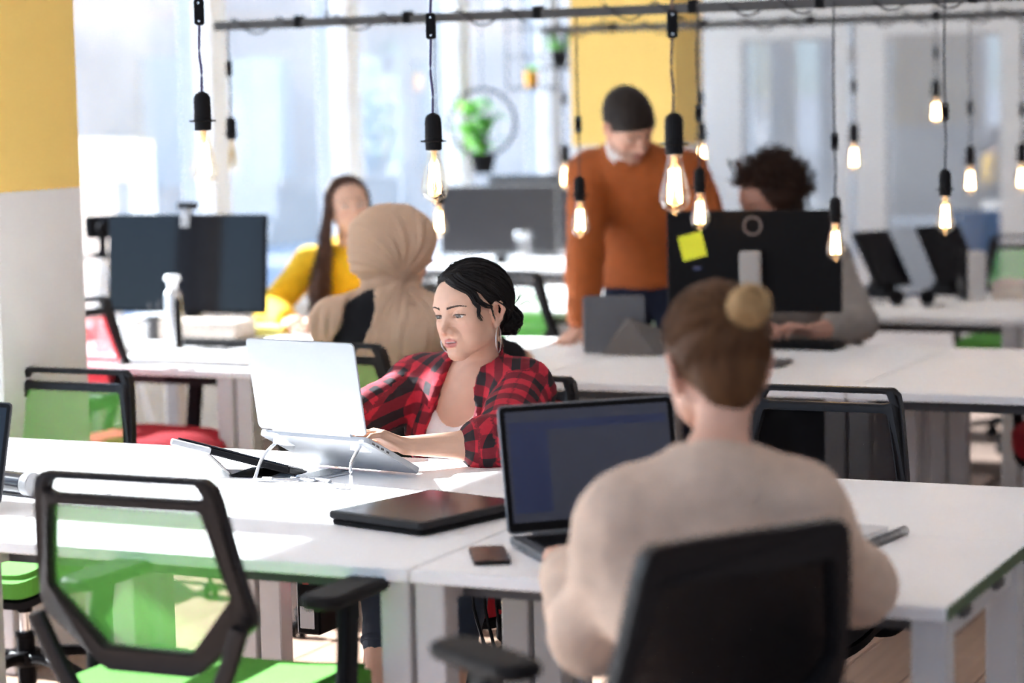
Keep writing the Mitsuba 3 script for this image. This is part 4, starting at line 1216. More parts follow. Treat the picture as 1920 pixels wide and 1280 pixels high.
def hand_field(F, wrist, d, palm, left, s=1.0, curl=(0.35, 0.4, 0.45, 0.5), spread=0.10, thumb=0.5):
    """A hand from the wrist along d, its palm facing `palm`; curl in radians per joint for the four fingers."""
    d, n = unit(d), unit(palm)
    n = unit(n - d * (n @ d))
    lat = np.cross(d, n) * (-1 if left else 1)
    w = np.asarray(wrist, float)
    pt = lambda a, b, c: w + s * (a * d + b * lat + c * n)
    tips = []
    spec = [(0.026, 0.086, (0.042, 0.025, 0.020), 0.0088), (0.0085, 0.090, (0.046, 0.029, 0.021), 0.0090), (-0.0095, 0.086, (0.042, 0.027, 0.020), 0.0085), (-0.026, 0.078, (0.033, 0.020, 0.018), 0.0076)]
    for (b, a, ls, r), cu, fan in zip(spec, curl, (1.2, 0.3, -0.5, -1.4)):
        F.cone(pt(0.0, b * 0.55, 0), pt(a, b, -0.002), 0.0145 * s, 0.0125 * s, 0.010 * s)
        p0, ang = pt(a, b, -0.002), 0.0
        dd = unit(d + lat * spread * fan)
        for j, l in enumerate(ls):
            ang += cu * (0.9 if j == 0 else 1.1)
            q = p0 + s * l * (math.cos(ang) * dd + math.sin(ang) * n)
            F.cone(p0, q, r * s * (1 - 0.09 * j), r * s * (0.91 - 0.09 * j), 0.003 * s)
            p0 = q
        tips.append(p0)
    t0 = pt(0.022, 0.018, 0.006)
    t1 = pt(0.052, 0.040 + 0.006 * thumb, 0.014)
    t2 = t1 + s * 0.034 * unit(d * 0.9 + lat * 0.40 * thumb + n * 0.25)
    t3 = t2 + s * 0.026 * unit(d * 0.98 + lat * 0.1 * thumb + n * 0.30)
    F.cone(t0, t1, 0.017 * s, 0.0125 * s, 0.010 * s)
    F.cone(t1, t2, 0.0115 * s, 0.0100 * s, 0.004 * s)
    F.cone(t2, t3, 0.0098 * s, 0.0082 * s, 0.003 * s)
    tips.append(t3)
    return tips


class Body:
    """Joints in world space -> torso frame and limbs."""

    def __init__(self, J, male=False, size=1.0):
        self.J = {k: np.asarray(v, float) for k, v in J.items()}
        J = self.J
        self.male, self.z = male, size
        self.lat = unit(J['shL'] - J['shR'])
        mid = (J['shL'] + J['shR']) / 2
        self.up = unit(mid - J['hip'])
        self.fwd = unit(np.cross(self.lat, self.up))
        self.lat = np.cross(self.up, self.fwd)
        self.mid = mid
        self.R = np.array([self.fwd, self.lat, self.up])
        self.L = np.linalg.norm(mid - J['hip'])

    def t(self, a, b, c):
        """Torso point: a forward, b left, c as a fraction from hip to shoulder line."""
        return self.J['hip'] + a * self.fwd + b * self.lat + c * self.L * self.up

    def coords(self, v):
        q = np.asarray(v) - self.J['hip']
        return q @ self.fwd, q @ self.lat, q @ self.up

    def torso(self, F, g=0.0, k=0.04, bust=True, shoulders=True, seat=True):
        z, m = self.z, self.male
        if seat:
            F.ellipsoid(self.t(-0.01, 0, 0.05), np.array((0.115, 0.165, 0.12)) * z + g, self.R, k)
        F.ellipsoid(self.t(0.0, 0, 0.35), np.array((0.090, 0.130 if not m else 0.150, 0.16)) * z + g, self.R, 0.06)
        F.ellipsoid(self.t(0.0, 0, 0.72), np.array((0.102 if not m else 0.115, 0.142 if not m else 0.168, 0.17)) * z + g, self.R, 0.06)
        if not m and bust:
            for y in (-1, 1):
                F.ellipsoid(self.t(0.088 * z, y * 0.068 * z, 0.68), np.array((0.046, 0.056, 0.055)) * z + g, self.R, 0.035)
        r = (0.052 if not m else 0.062) * z + g
        if shoulders:
            a, b = self.J['shL'], self.J['shR']
            F.cone(a, b, r, r, 0.04)
            nb = self.J['neck']
            for q in (a, b):
                F.cone(q * 0.9 + nb * 0.1, nb - self.up * 0.02, r * 0.72, r * 0.95, 0.04)

    def arm(self, F, side, g=0.0, k=0.03, upto=1.0, r=None):
        """Upper arm and forearm; upto < 1 ends along the forearm (0 the elbow, 1 the wrist)."""
        s, e, w = self.J['sh' + side], self.J['el' + side], self.J['wr' + side]
        r = r or ((0.050, 0.040, 0.0265) if not self.male else (0.060, 0.047, 0.031))
        z = self.z
        F.cone(s, e, r[0] * z + g, r[1] * z + g, k)
        if upto > 0:
            q = e + (w - e) * upto
            mid = e + (w - e) * min(0.35, upto)
            re = r[1] + (r[2] - r[1]) * upto
            F.cone(e, mid, r[1] * z + g, r[1] * 1.02 * z + g, k * 0.6)
            if upto > 0.35:
                F.cone(mid, q, r[1] * 1.02 * z + g, re * z + g, k * 0.4)

    def leg(self, F, side, g=0.0, k=0.03, upto=1.0, foot=True):
        sg = 1 if side == 'L' else -1
        h = self.J.get('hip' + side, self.t(0.0, sg * 0.085 * self.z, 0.0))
        kn, an = self.J['kn' + side], self.J['an' + side]
        z = self.z
        F.cone(h, kn, 0.082 * z + g, 0.058 * z + g, k)
        q = kn + (an - kn) * upto
        F.cone(kn, kn + (an - kn) * min(0.3, upto), 0.056 * z + g, 0.056 * z + g, 0.02)
        F.cone(kn + (an - kn) * min(0.3, upto), q, 0.056 * z + g, (0.056 - 0.022 * upto) * z + g, 0.02)
        if foot:
            self.foot(F, side, 0.0)

    def foot(self, F, side, g=0.0):
        an = self.J['an' + side]
        toe = unit((self.fwd * [1, 1, 0])) if 'toe' not in self.J else unit(self.J['toe'])
        a = np.array([an[0], an[1], 0.045])
        F.cone(an, a, 0.034 + g, 0.036 + g, 0.02)
        F.cone(a - toe * 0.05 + [0, 0, -0.008], a + toe * 0.10 + [0, 0, -0.018], 0.034 + g, 0.026 + g, 0.02)
        F.cone(a + toe * 0.05 + [0, 0, -0.015], a + toe * 0.15 + [0, 0, -0.022], 0.034 + g, 0.021 + g, 0.02)


def folds(m, amp, scale, stretch=(1, 1, 1), seed=0, where=None):
    """Soft cloth folds: moves vertices along their normals."""
    v, n = np.array(m.vertices), np.array(m.vertex_normals)
    q = v * np.asarray(stretch) * scale
    d = (meshkit.fbm(q, 3, seed) - 0.5) * 2
    ridge = 1 - 2 * np.abs(2 * meshkit.noise(q * 0.7 + 7.3, seed + 9) - 1)
    a = amp * (0.6 * d + 0.4 * ridge)
    if where is not None:
        a = a * where(v)
    m.vertices = v + n * a[:, None]
    return m


def hem(center, direction, r, thick=0.006, ry=None):
    """A cloth cuff: a ring around a limb."""
    M = frame_from(np.zeros(3), unit(np.cross(unit(direction), [0.2, 0.5, 0.84])), direction)
    m = torus((0, 0, 0), r, thick, 2, 26, 8)
    m.vertices = m.vertices * [1, 1, 1.8]
    M[:3, 3] = center
    return placed(m, M)


def skin(name, base):
    scene[name] = {'type': 'twosided', 'bsdf': {'type': 'principled', 'base_color': VC, 'roughness': 0.52, 'specular': 0.38, 'sheen': 0.15}}


skin('mat_skin', None)
scene['mat_eye'] = {'type': 'principled', 'base_color': VC, 'roughness': 0.08, 'specular': 0.6}


def skin_color(m, H, base, lip, blush=(0.62, 0.25, 0.18), stubble=0.0, brow=None):
    """Albedo per vertex: lips, a little flush on cheeks, nose and ears, and beard stubble."""
    v = np.array(m.vertices)
    c = np.tile(np.asarray(base, float), (len(v), 1))
    c *= (0.96 + 0.08 * meshkit.noise(v * 60))[:, None]
    q = H.back(v)

    def blend(w, col):
        nonlocal c
        w = np.clip(w, 0, 1)[:, None]
        c = c * (1 - w) + np.asarray(col) * w

    for y in (-1, 1):
        blend(0.30 * np.exp(-(((q - [0.066, y * 0.042, -0.018]) / [0.03, 0.02, 0.018]) ** 2).sum(1)), blush)
        blend(0.40 * np.exp(-(((q - [-0.01, y * 0.08, 0.008]) / [0.02, 0.012, 0.03]) ** 2).sum(1)), blush)
    blend(0.30 * np.exp(-(((q - [0.112, 0, -0.024]) / [0.012, 0.012, 0.012]) ** 2).sum(1)), blush)
    if stubble:
        w = np.clip((q[:, 0] - 0.005) / 0.02, 0, 1) * np.clip((-0.022 - q[:, 2]) / 0.018, 0, 1) * np.clip((q[:, 2] + 0.115) / 0.02, 0, 1)
        blend(stubble * w, (0.12, 0.085, 0.07))
    for a, b, ra, rb in LIPS:
        for y in (-1, 1):
            A, B = np.array(a) * [1, y, 1], np.array(b) * [1, y, 1]
            t = np.clip((q - A) @ (B - A) / ((B - A) @ (B - A)), 0, 1)
            dist = np.linalg.norm(q - A - t[:, None] * (B - A), axis=1) - (ra + t * (rb - ra))
            blend(np.clip(1 - (dist - 0.0004) / 0.0014, 0, 1) * (q[:, 0] > 0.07), lip)
    return np.clip(c, 0.005, 1)


def eyes(t, H, gaze, iris=(0.10, 0.055, 0.03)):
    """Eyeballs: white, iris and pupil by distance from the gaze direction."""
    ico = trimesh.creation.icosphere(subdivisions=4, radius=0.0149)
    g = unit(gaze)
    a = np.degrees(np.arccos(np.clip((ico.vertices / 0.0149) @ g, -1, 1)))
    col = np.where(a[:, None] < 11, (0.01, 0.01, 0.01), np.where(a[:, None] < 32, iris, np.where(a[:, None] < 35, np.array(iris) * 0.4, (0.80, 0.76, 0.73))))
    for y in (-1, 1):
        v = H.pts(np.array(ico.vertices) + [0.0735, y * 0.0325, 0.0160])
        part(t, 'eye', trimesh.Trimesh(v, ico.faces, process=False), 'mat_eye', smooth=True, color=col, label='eye with dark iris')


def brows(t, F, H, m_, thick=0.0024, lift=0.0, lash=True):
    for y in (-1, 1):
        pts = []
        for k, (x, b, z) in enumerate(((0.088, 0.0110, 0.0335), (0.086, 0.022, 0.0365), (0.080, 0.036, 0.0380), (0.071, 0.0500, 0.0345))):
            d = unit(H.d(1 - 0.17 * k, y * (0.15 + 0.22 * k), 0.1))
            pts.append(surface(F, H.p(x, y * b, z + lift), d) + d * 0.0009)
        q = spline(pts, 6)
        part(t, 'eyebrow', sweep(q, ring2(0.0016, 8, thick), up=H.d(0, 0, 1), scale=np.linspace(1.15, 0.45, len(q))), m_, smooth=True)
        if lash:
            pts = [surface(F, H.p(x, y * b, z), H.d(1, y * 0.2, 0)) + H.d(0.0006, 0, 0) for x, b, z in ((0.0845, 0.0165, 0.0142), (0.088, 0.026, 0.0178), (0.087, 0.038, 0.0180), (0.080, 0.0505, 0.0140))]
            q = spline(pts, 6)
            part(t, 'eyelashes', tube(q, 0.0015, 6, np.r_[0.5, np.linspace(0.8, 1.3, len(q) - 2), 0.5]), m_, smooth=True)


def strand_mesh(paths, r, sides=5, taper=True, squash=1.0):
    out = []
    for p, rr_ in zip(paths, r):
        n = len(p)
        sc = np.sin(np.linspace(0.35, math.pi - 0.15, n)) ** 0.5 if taper else np.ones(n)
        out.append(tube(p, rr_, sides, sc))
    return cat(*out)


def sphere_path(H, c, rad, d0, d1, n=14, off=0.0, wob=0.0, rng_=None, sag=0.0):
    """A curve over the skull ellipsoid (centre c, radii rad) from direction d0 to d1, in world space."""
    d0, d1 = unit(d0), unit(d1)
    th = math.acos(np.clip(d0 @ d1, -1, 1))
    t = np.linspace(0, 1, n)[:, None]
    d = (np.sin((1 - t) * th) * d0 + np.sin(t * th) * d1) / max(math.sin(th), 1e-6)
    q = np.asarray(c) + d * (np.asarray(rad) + off)
    if wob and rng_ is not None:
        ph = rng_.uniform(0, 6.28, 3)
        q = q + wob * np.stack([np.sin(t[:, 0] * f + a) for f, a in zip((5, 7, 6), ph)], 1)
    return H.pts(q)


def hair_mat(name, base, tip, scale=90.0):
    mat(name, mikit.proc(lambda p, n, uv, a=tuple(base), b=tuple(tip): mix(a, b, fbm(p.x * scale, p.y * scale, p.z * scale * 0.25, octaves=2))), 0.5, specular=0.12)


hair_mat('mat_hair_black', (0.006, 0.0055, 0.006), (0.016, 0.013, 0.012))
hair_mat('mat_hair_brown', (0.045, 0.022, 0.016), (0.085, 0.042, 0.03))
hair_mat('mat_hair_dark', (0.012, 0.009, 0.008), (0.028, 0.020, 0.016))
hair_mat('mat_hair_curly', (0.014, 0.008, 0.006), (0.05, 0.026, 0.018))
hair_mat('mat_hair_light', (0.045, 0.019, 0.009), (0.13, 0.060, 0.026), 70)
hair_mat('mat_hair_blond', (0.20, 0.105, 0.04), (0.52, 0.33, 0.16), 60)


def cloth(name, color, rough=0.9, rib=0.0, var=0.12, knit=0.0):
    c = np.array(color, float)
    b = {'type': 'principled', 'base_color': mikit.proc(lambda p, n, uv, a=tuple((c * (1 - var)).tolist()), d=tuple(np.minimum(c * (1 + var), 0.95).tolist()): mix(a, d, fbm(p.x * 35, p.y * 35, p.z * 35))), 'roughness': rough, 'sheen': 0.4 if c.max() > 0.03 else 0.0, 'specular': 0.5 if c.max() > 0.03 else 0.15}
    scene[name] = {'type': 'twosided', 'bsdf': b}


cloth('mat_rust', (0.29, 0.066, 0.010))
cloth('mat_collar_white', (0.78, 0.76, 0.75))
cloth('mat_tank', (0.82, 0.81, 0.80))
cloth('mat_grey_knit', (0.25, 0.22, 0.20))
cloth('mat_beige_knit', (0.53, 0.385, 0.295))
cloth('mat_yellow_knit', (0.83, 0.49, 0.015))
cloth('mat_scarf', (0.52, 0.345, 0.235), 0.85, var=0.07)
cloth('mat_black_cloth', (0.010, 0.010, 0.012))
cloth('mat_denim', (0.045, 0.075, 0.135))
cloth('mat_denim_dark', (0.018, 0.028, 0.045))
cloth('mat_trousers', (0.012, 0.016, 0.03))


def _plaid(p, n, uv):
    c = 0.0265
    a = smoothstep(0.46, 0.54, dr.abs(dr.sin(uv.x / c * 1.5708)) ** 2)
    b = smoothstep(0.46, 0.54, dr.abs(dr.sin(uv.y / c * 1.5708)) ** 2)
    g = 0.88 + 0.24 * fbm(p.x * 160, p.y * 160, p.z * 160)
    red, mid, blk = mi.Color3f(0.45, 0.018, 0.035), mi.Color3f(0.16, 0.008, 0.016), mi.Color3f(0.014, 0.010, 0.012)
    return (red * ((1 - a) * (1 - b)) + mid * (a * (1 - b) + b * (1 - a)) + blk * (a * b)) * g


scene['mat_plaid'] = {'type': 'twosided', 'bsdf': {'type': 'principled', 'base_color': mikit.proc(_plaid), 'roughness': 0.9, 'sheen': 0.3}}


def limb_uv(B, v, sides='LR'):
    """Cloth coordinates in metres: along and around the sleeves, across and up the torso."""
    f, l, u = B.coords(v)
    ang = np.arctan2(l, f)
    U = np.where(np.abs(ang) < 2.6, l + np.sign(l) * np.clip(0.06 - f, 0, 0.3) * 0.6, -l)
    uv = np.stack([U, u], 1)
    best = np.where(np.abs(l) > 0.155, 0.03, -0.012)
    for s in sides:
        a, e, w = (B.J[k + s] for k in ('sh', 'el', 'wr'))
        off = 0.0
        for p, q, r in ((a, e, 0.05), (e, w, 0.036)):
            ax = unit(q - p)
            L = np.linalg.norm(q - p)
            t = np.clip((v - p) @ ax, 0, L)
            rel = v - p - t[:, None] * ax
            d = np.linalg.norm(rel, axis=1) - r
            e1 = unit(np.cross(ax, B.fwd))
            e2 = np.cross(ax, e1)
            around = np.arctan2(rel @ e2, rel @ e1) * 0.055
            use = d < best
            uv[use] = np.stack([around, 0.3 - off - (v - p) @ ax], 1)[use]
            best = np.where(use, d, best)
            off += L
    return uv


def grid_axes(points, pad, coarse, fines):
    p = np.array(points)
    lo, hi = p.min(0) - pad, p.max(0) + pad
    return [axis(lo[k], hi[k], coarse, [(c[k] - r, c[k] + r, st) for c, r, st in fines]) for k in range(3)]


# ---- the woman in the plaid shirt ------------------------------------------------
t = thing('person', 'woman in a red and black plaid shirt typing on the silver laptop', 'person')
H = Head((-2.619, 5.415, 1.077), -110.0, 5.0, 5.0, 1.012, 1.09)
B = Body(dict(hip=(-2.70, 5.585, 0.525), neck=(-2.640, 5.475, 0.945), shL=(-2.492, 5.435, 0.888), shR=(-2.822, 5.497, 0.884),
              elL=(-2.438, 5.175, 0.786), wrL=(-2.615, 5.015, 0.800), elR=(-2.915, 5.245, 0.80), wrR=(-2.835, 5.05, 0.845),
              knL=(-2.53, 5.165, 0.515), anL=(-2.50, 4.93, 0.10), knR=(-2.725, 5.16, 0.515), anR=(-2.680, 4.925, 0.11), toe=(0.1, -1, 0)), size=0.97)
hL = H.p(0.02, 0, 0.02)
_hand = np.array([-2.68, 4.95, 0.81])
_fines = [(hL, 0.145, 0.0021), (_hand, 0.115, 0.0030)]
F = Field(*grid_axes([B.J[k] for k in B.J if k != 'toe'] + [H.p(0, 0, 0.15), np.array([-2.7, 4.80, 0.0])], 0.14, 0.0115, _fines))
head_field(F, H, mouth_open=0.0017, lid=0.0041)
F.cone(H.p(-0.020, 0, -0.050), B.J['neck'] - B.up * 0.03, 0.042, 0.048, 0.038)
B.torso(F)
for sd in 'LR':
    B.arm(F, sd, r=(0.046, 0.037, 0.0235))
    B.leg(F, sd, k=0.02)
hand_field(F, B.J['wrL'], (-0.62, -0.70, 0.42), (0.25, 0.15, -1), True, 0.96, (0.34, 0.38, 0.44, 0.50), 0.12, 0.6)
hand_field(F, B.J['wrR'], (0.22, -0.93, 0.22), (0.0, 0.1, -1), False, 0.94, (0.20, 0.22, 0.26, 0.30), 0.12, 0.6)
m = F.mesh(1)
part(t, 'body', m, 'mat_skin', smooth=True, color=skin_color(m, H, (0.62, 0.375, 0.265), (0.52, 0.19, 0.165)))
eyes(t, H, (0.95, 0.07, -0.24), (0.060, 0.050, 0.045))
brows(t, F, H, 'mat_brow', 0.0027)
mat('mat_brow', (0.07, 0.04, 0.03), 0.8)
_tt = [(0.0885 + 0.004 * math.cos(a), 0.0155 * math.sin(a), -0.0485) for a in np.linspace(-1.3, 1.3, 12)]
part(t, 'teeth', sweep(H.pts(_tt), np.array([(-0.0015, -0.0036), (0.0015, -0.0036), (0.0015, 0.0036), (-0.0015, 0.0036)]), up=H.d(0, 0, 1)), 'mat_teeth', smooth=True)
mat('mat_teeth', (0.58, 0.53, 0.49), 0.3)
# hair: a combed-back shell, a low bun and loose waves
HC, HR = np.array([-0.010, 0, 0.045]), np.array([0.096, 0.073, 0.086])
ha = grid_axes([H.p(*q) for q in ((-0.16, -0.1, -0.1), (0.11, 0.1, 0.15), (0.11, -0.1, -0.1), (-0.16, 0.1, 0.15))], 0.03, 0.0035, [])
G = Field(*ha)
G.ellipsoid(H.pts([HC])[0], (HR + [0.012, 0.0105, 0.014]) * H.s * H.w, H.R.T)
G.half(H.p(0.068, 0, 0.100), H.d(0.078, 0.0, -0.062), 0.008)
G.half(H.p(0.047, -0.046, 0.060), H.d(0.7, -0.7, -0.25), 0.006)
G.ellipsoid(H.p(-0.003, 0.080, 0.004), np.array((0.021, 0.024, 0.029)) * H.s, H.R.T, 0.004, True)
rng = np.random.default_rng(3)
bun = np.array([-0.092, 0.020, -0.026])
G.ellipsoid(H.p(*bun), np.array((0.030, 0.036, 0.034)) * H.s, H.R.T, 0.012)
for i in range(14):
    d = unit(rng.normal(size=3))
    G.ball(H.pts([bun + d * [0.026, 0.032, 0.032]])[0], 0.013, 0.006)
part(t, 'hair', folds(G.mesh(1), 0.0022, 150, seed=4), 'mat_hair_black', smooth=True)
paths, rad = [], []
for i in range(300):
    a = rng.uniform(-1.75, 1.75)
    s0 = np.array([0.62 * math.cos(a * 0.9) + 0.12, math.sin(a), 0.60 * math.cos(a) + 0.02])
    s0 = s0 + rng.normal(size=3) * 0.05 - np.array([rng.uniform(0, 0.5), 0, -rng.uniform(0, 0.2)])
    p = sphere_path(H, HC, HR, s0, (bun - HC) / HR + rng.normal(size=3) * 0.12, 15, rng.uniform(0.010, 0.0175), 0.0012, rng)
    q = H.back(p)
    if (0.7 * q[:, 0] - 0.7 * q[:, 1] - 0.25 * (q[:, 2] - 0.06)).max() > 0.068 or ((q[:, 0] - 0.068) * 0.078 - (q[:, 2] - 0.100) * 0.062).max() > 0.0007 or np.linalg.norm((q - [-0.004, 0.078, 0.004]) / [1, 1, 1.25], axis=1).min() < 0.021:
        continue
    paths.append(p)
    rad.append(rng.uniform(0.0013, 0.0026))
for i in range(60):
    d1, d2, d3 = unit(rng.normal(size=3)), unit(rng.normal(size=3)), None
    a = np.linspace(0, rng.uniform(2.5, 5), 16)[:, None]
    d2 = unit(d2 - d1 * (d1 @ d2))
    q = bun + (np.cos(a) * d1 + np.sin(a) * d2) * [0.032, 0.038, 0.037] * rng.uniform(0.9, 1.2)
    paths.append(H.pts(q)); rad.append(rng.uniform(0.0014, 0.0032))
part(t, 'hair_strands', strand_mesh(paths, rad), 'mat_hair_black', smooth=True)
locks = []
for pts, r in (([(0.072, 0.000, 0.106), (0.078, 0.028, 0.092), (0.064, 0.055, 0.068), (0.058, 0.066, 0.042), (0.050, 0.071, 0.030), (0.056, 0.071, 0.014), (0.050, 0.073, 0.000)], 0.0062),
               ([(0.066, 0.010, 0.110), (0.070, 0.036, 0.092), (0.054, 0.061, 0.070), (0.045, 0.071, 0.046), (0.030, 0.077, 0.030), (0.014, 0.080, 0.022)], 0.0085),
               ([(0.060, 0.020, 0.112), (0.058, 0.046, 0.092), (0.038, 0.070, 0.070), (0.020, 0.080, 0.050), (-0.01, 0.084, 0.036)], 0.0095),
               ([(0.052, 0.020, 0.120), (0.030, 0.058, 0.100), (0.005, 0.078, 0.076), (-0.030, 0.084, 0.050)], 0.0100),
               ([(0.014, 0.076, 0.024), (0.012, 0.0785, 0.006), (0.008, 0.078, -0.012)], 0.0022)):
    q = spline(H.pts(pts), 7)
    for k in range(5):
        jit = H.d(*(rng.normal(size=3) * 0.0022))
        wv = 0.0015 * np.sin(np.linspace(0, 9, len(q)) + k)[:, None] * H.d(1, 0.3, 0)
        locks.append(tube(q + jit + wv, r * rng.uniform(0.55, 0.85), 6, np.linspace(1.0, 0.28, len(q))))
for pts in ([(-0.10, 0.03, 0.07), (-0.135, 0.03, 0.055), (-0.150, 0.03, 0.02)], [(-0.11, 0.02, 0.05), (-0.145, 0.015, 0.045), (-0.158, 0.01, 0.01)], [(-0.13, 0.02, 0.01), (-0.162, 0.02, 0.028), (-0.172, 0.02, 0.018)],
            [(-0.13, 0.02, 0.0), (-0.165, 0.03, 0.01), (-0.176, 0.03, -0.005)], [(-0.125, 0.03, 0.015), (-0.155, 0.03, 0.04), (-0.17, 0.03, 0.045)], [(-0.075, 0.06, -0.05), (-0.072, 0.062, -0.09), (-0.070, 0.062, -0.115)]):
    locks.append(tube(spline(H.pts(pts), 6), 0.0013, 5, np.linspace(1, 0.35, 13)))
part(t, 'loose_locks', cat(*locks), 'mat_hair_black', smooth=True, kind='stuff')
# hoop earrings
for y in (-1, 1):
    lobe = H.p(0.0, y * 0.0775, -0.030)
    M = np.eye(4)
    nrm = unit(np.array([0.907, 0.421, 0]) + 0.22 * np.array([0.421, -0.907, 0])) if y > 0 else unit(np.array([0.30, -0.95, 0]))
    c = lobe + np.array([0, 0, -0.032])
    ex = unit(np.cross(nrm, [0, 0, 1]))
    pts = [c + 0.033 * (math.cos(a) * ex * 0.90 + math.sin(a) * np.array([0, 0, 1.0])) for a in np.linspace(0, 2 * np.pi, 37)]
    part(t, 'earring', tube(pts, 0.0013, 8), 'mat_chrome', smooth=True, label='silver hoop earring')


def shirt_axes(B, pad, coarse, extra=()):
    pts = [B.J[k] for k in ('hip', 'neck', 'shL', 'shR', 'elL', 'elR', 'wrL', 'wrR')] + list(extra)
    return grid_axes(pts, pad, coarse, [])


# white tank top
G = Field(*shirt_axes(B, 0.15, 0.006))
B.torso(G, 0.009, shoulders=True)
g = G.grid()
q = [sum((g[i] - B.J['hip'][i]) * d[i] for i in range(3)) for d in (B.fwd, B.lat, B.up)]
G.d = np.maximum(G.d, (q[2] - np.where(q[0] > -0.05, np.minimum(0.815 + 0.15 * (q[1] / 0.075) ** 2, 1.02), 0.95) * B.L).astype(np.float32))
part(t, 'tank_top', folds(keep_biggest(G.mesh(1)), 0.0015, 40, seed=2), 'mat_tank', smooth=True, label='white tank top')
# open plaid shirt
G = Field(*shirt_axes(B, 0.15, 0.0055))
B.torso(G, 0.021)
B.arm(G, 'L', 0.025, upto=0.16, r=(0.050, 0.046, 0.05))
B.arm(G, 'R', 0.018, upto=0.40, r=(0.050, 0.044, 0.032))
for sd in 'LR':
    G.cone(B.J['sh' + sd], B.J['sh' + sd] * 0.35 + B.J['neck'] * 0.65 - B.up * 0.015, 0.066, 0.052, 0.03)
g = G.grid()
q = [sum((g[i] - B.J['hip'][i]) * d[i] for i in range(3)) for d in (B.fwd, B.lat, B.up)]
w = 0.052 + 0.020 * np.clip((q[2] / B.L - 0.45) / 0.35, 0, 1) - 0.020 * np.clip((q[2] / B.L - 0.86) / 0.25, 0, 1)
G.d = np.maximum(G.d, -np.maximum(np.abs(q[1] - 0.010) - w, -(q[0] - 0.012 + 0.075 * np.clip((q[2] / B.L - 0.82) / 0.2, 0, 1))).astype(np.float32))
nk = B.J['neck']
G.d = np.maximum(G.d, (q[2] - (nk - B.J['hip']) @ B.up - 0.065).astype(np.float32))
G.cone(nk - B.up * 0.06 + B.fwd * 0.025 + B.lat * 0.006, H.p(-0.02, 0, -0.05), 0.056, 0.060, 0.008, True)
m = keep_biggest(G.mesh(1))
m = folds(m, 0.009, 15, seed=8)
m = folds(m, 0.0028, 48, seed=18)
part(t, 'shirt', m, 'mat_plaid', smooth=True, uv=limb_uv(B, np.array(m.vertices)), label='red and black plaid shirt')
col = []
for y in (-1, 1):
    pts = []
    for h in (0.50, 0.62, 0.74, 0.84, 0.92):
        lat = 0.052 + 0.020 * min(max((h - 0.45) / 0.35, 0), 1) - 0.020 * min(max((h - 0.86) / 0.25, 0), 1) + 0.010
        pts.append(surface(G, B.t(0.08, y * lat + 0.010, h), B.fwd, 0.11) + B.fwd * 0.003)
    nk2 = B.J['neck']
    pts += [nk2 + y * B.lat * 0.064 + B.fwd * 0.045 - B.up * 0.004, nk2 + y * B.lat * 0.060 + B.fwd * 0.006 + B.up * 0.024, nk2 + y * B.lat * 0.038 - B.fwd * 0.040 + B.up * 0.036, nk2 - B.fwd * 0.056 + B.up * 0.038]
    p = spline(pts, 7)
    c = sweep(p, np.array(rrect(0.034, 0.007, 0.003, 2).exterior.coords)[:-1], up=B.fwd * 0.8 + B.up * 0.6)
    col.append(folds(c, 0.003, 40, seed=y + 5))
c = cat(*col)
part(t, 'collar', c, 'mat_plaid', smooth=True, uv=limb_uv(B, np.array(c.vertices)) + 0.01)
elb = B.J['elL'] + (B.J['wrL'] - B.J['elL']) * 0.17
c = hem(elb, B.J['wrL'] - B.J['elL'], 0.052, 0.0065)
part(t, 'cuff', c, 'mat_plaid', smooth=True, uv=limb_uv(B, np.array(c.vertices)) + 0.013)
elb = B.J['elR'] + (B.J['wrR'] - B.J['elR']) * 0.42
c = hem(elb, B.J['wrR'] - B.J['elR'], 0.045, 0.0065)
part(t, 'cuff', c, 'mat_plaid', smooth=True, uv=limb_uv(B, np.array(c.vertices)) + 0.013)


def trousers(t, B, m_, coarse=0.011, upto=0.78, g=0.010, label=None, sit=True, amp=0.005):
    pts = [B.J[k] for k in ('hip', 'knL', 'knR', 'anL', 'anR')] + [B.t(0, 0, 0.3)]
    G = Field(*grid_axes(pts, 0.16, coarse, []))
    G.ellipsoid(B.t(-0.01, 0, 0.05), np.array((0.115, 0.165, 0.12)) * B.z + g, B.R, 0.03)
    G.ellipsoid(B.t(0, 0, 0.22), np.array((0.098, 0.140, 0.10)) * B.z + g, B.R, 0.05)
    for s in 'LR':
        B.leg(G, s, g, 0.03, upto, foot=False)
    m = folds(G.mesh(1), amp, 22, seed=3)
    part(t, 'trousers', m, m_, smooth=True, label=label)
    for s in 'LR':
        d = B.J['an' + s] - B.J['kn' + s]
        part(t, 'trouser_hem', hem(B.J['kn' + s] + d * upto, d, (0.056 - 0.022 * upto) * B.z + g + 0.001, 0.005), m_, smooth=True)


def shoes(t, B, m_, g=0.010):
    for s in 'LR':
        an = B.J['an' + s]
        G = Field(*grid_axes([an, an * [1, 1, 0]], 0.26, 0.008, []))
        B.foot(G, s, g)
        G.half((0, 0, 0.001), (0, 0, -1), 0.004)
        G.half((0, 0, min(an[2], 0.10)), (0, 0, 1), 0.004)
        part(t, 'shoe', G.mesh(1), m_, smooth=True)


trousers(t, B, 'mat_denim_dark', upto=0.52, label='dark blue jeans')
shoes(t, B, 'mat_black_soft')

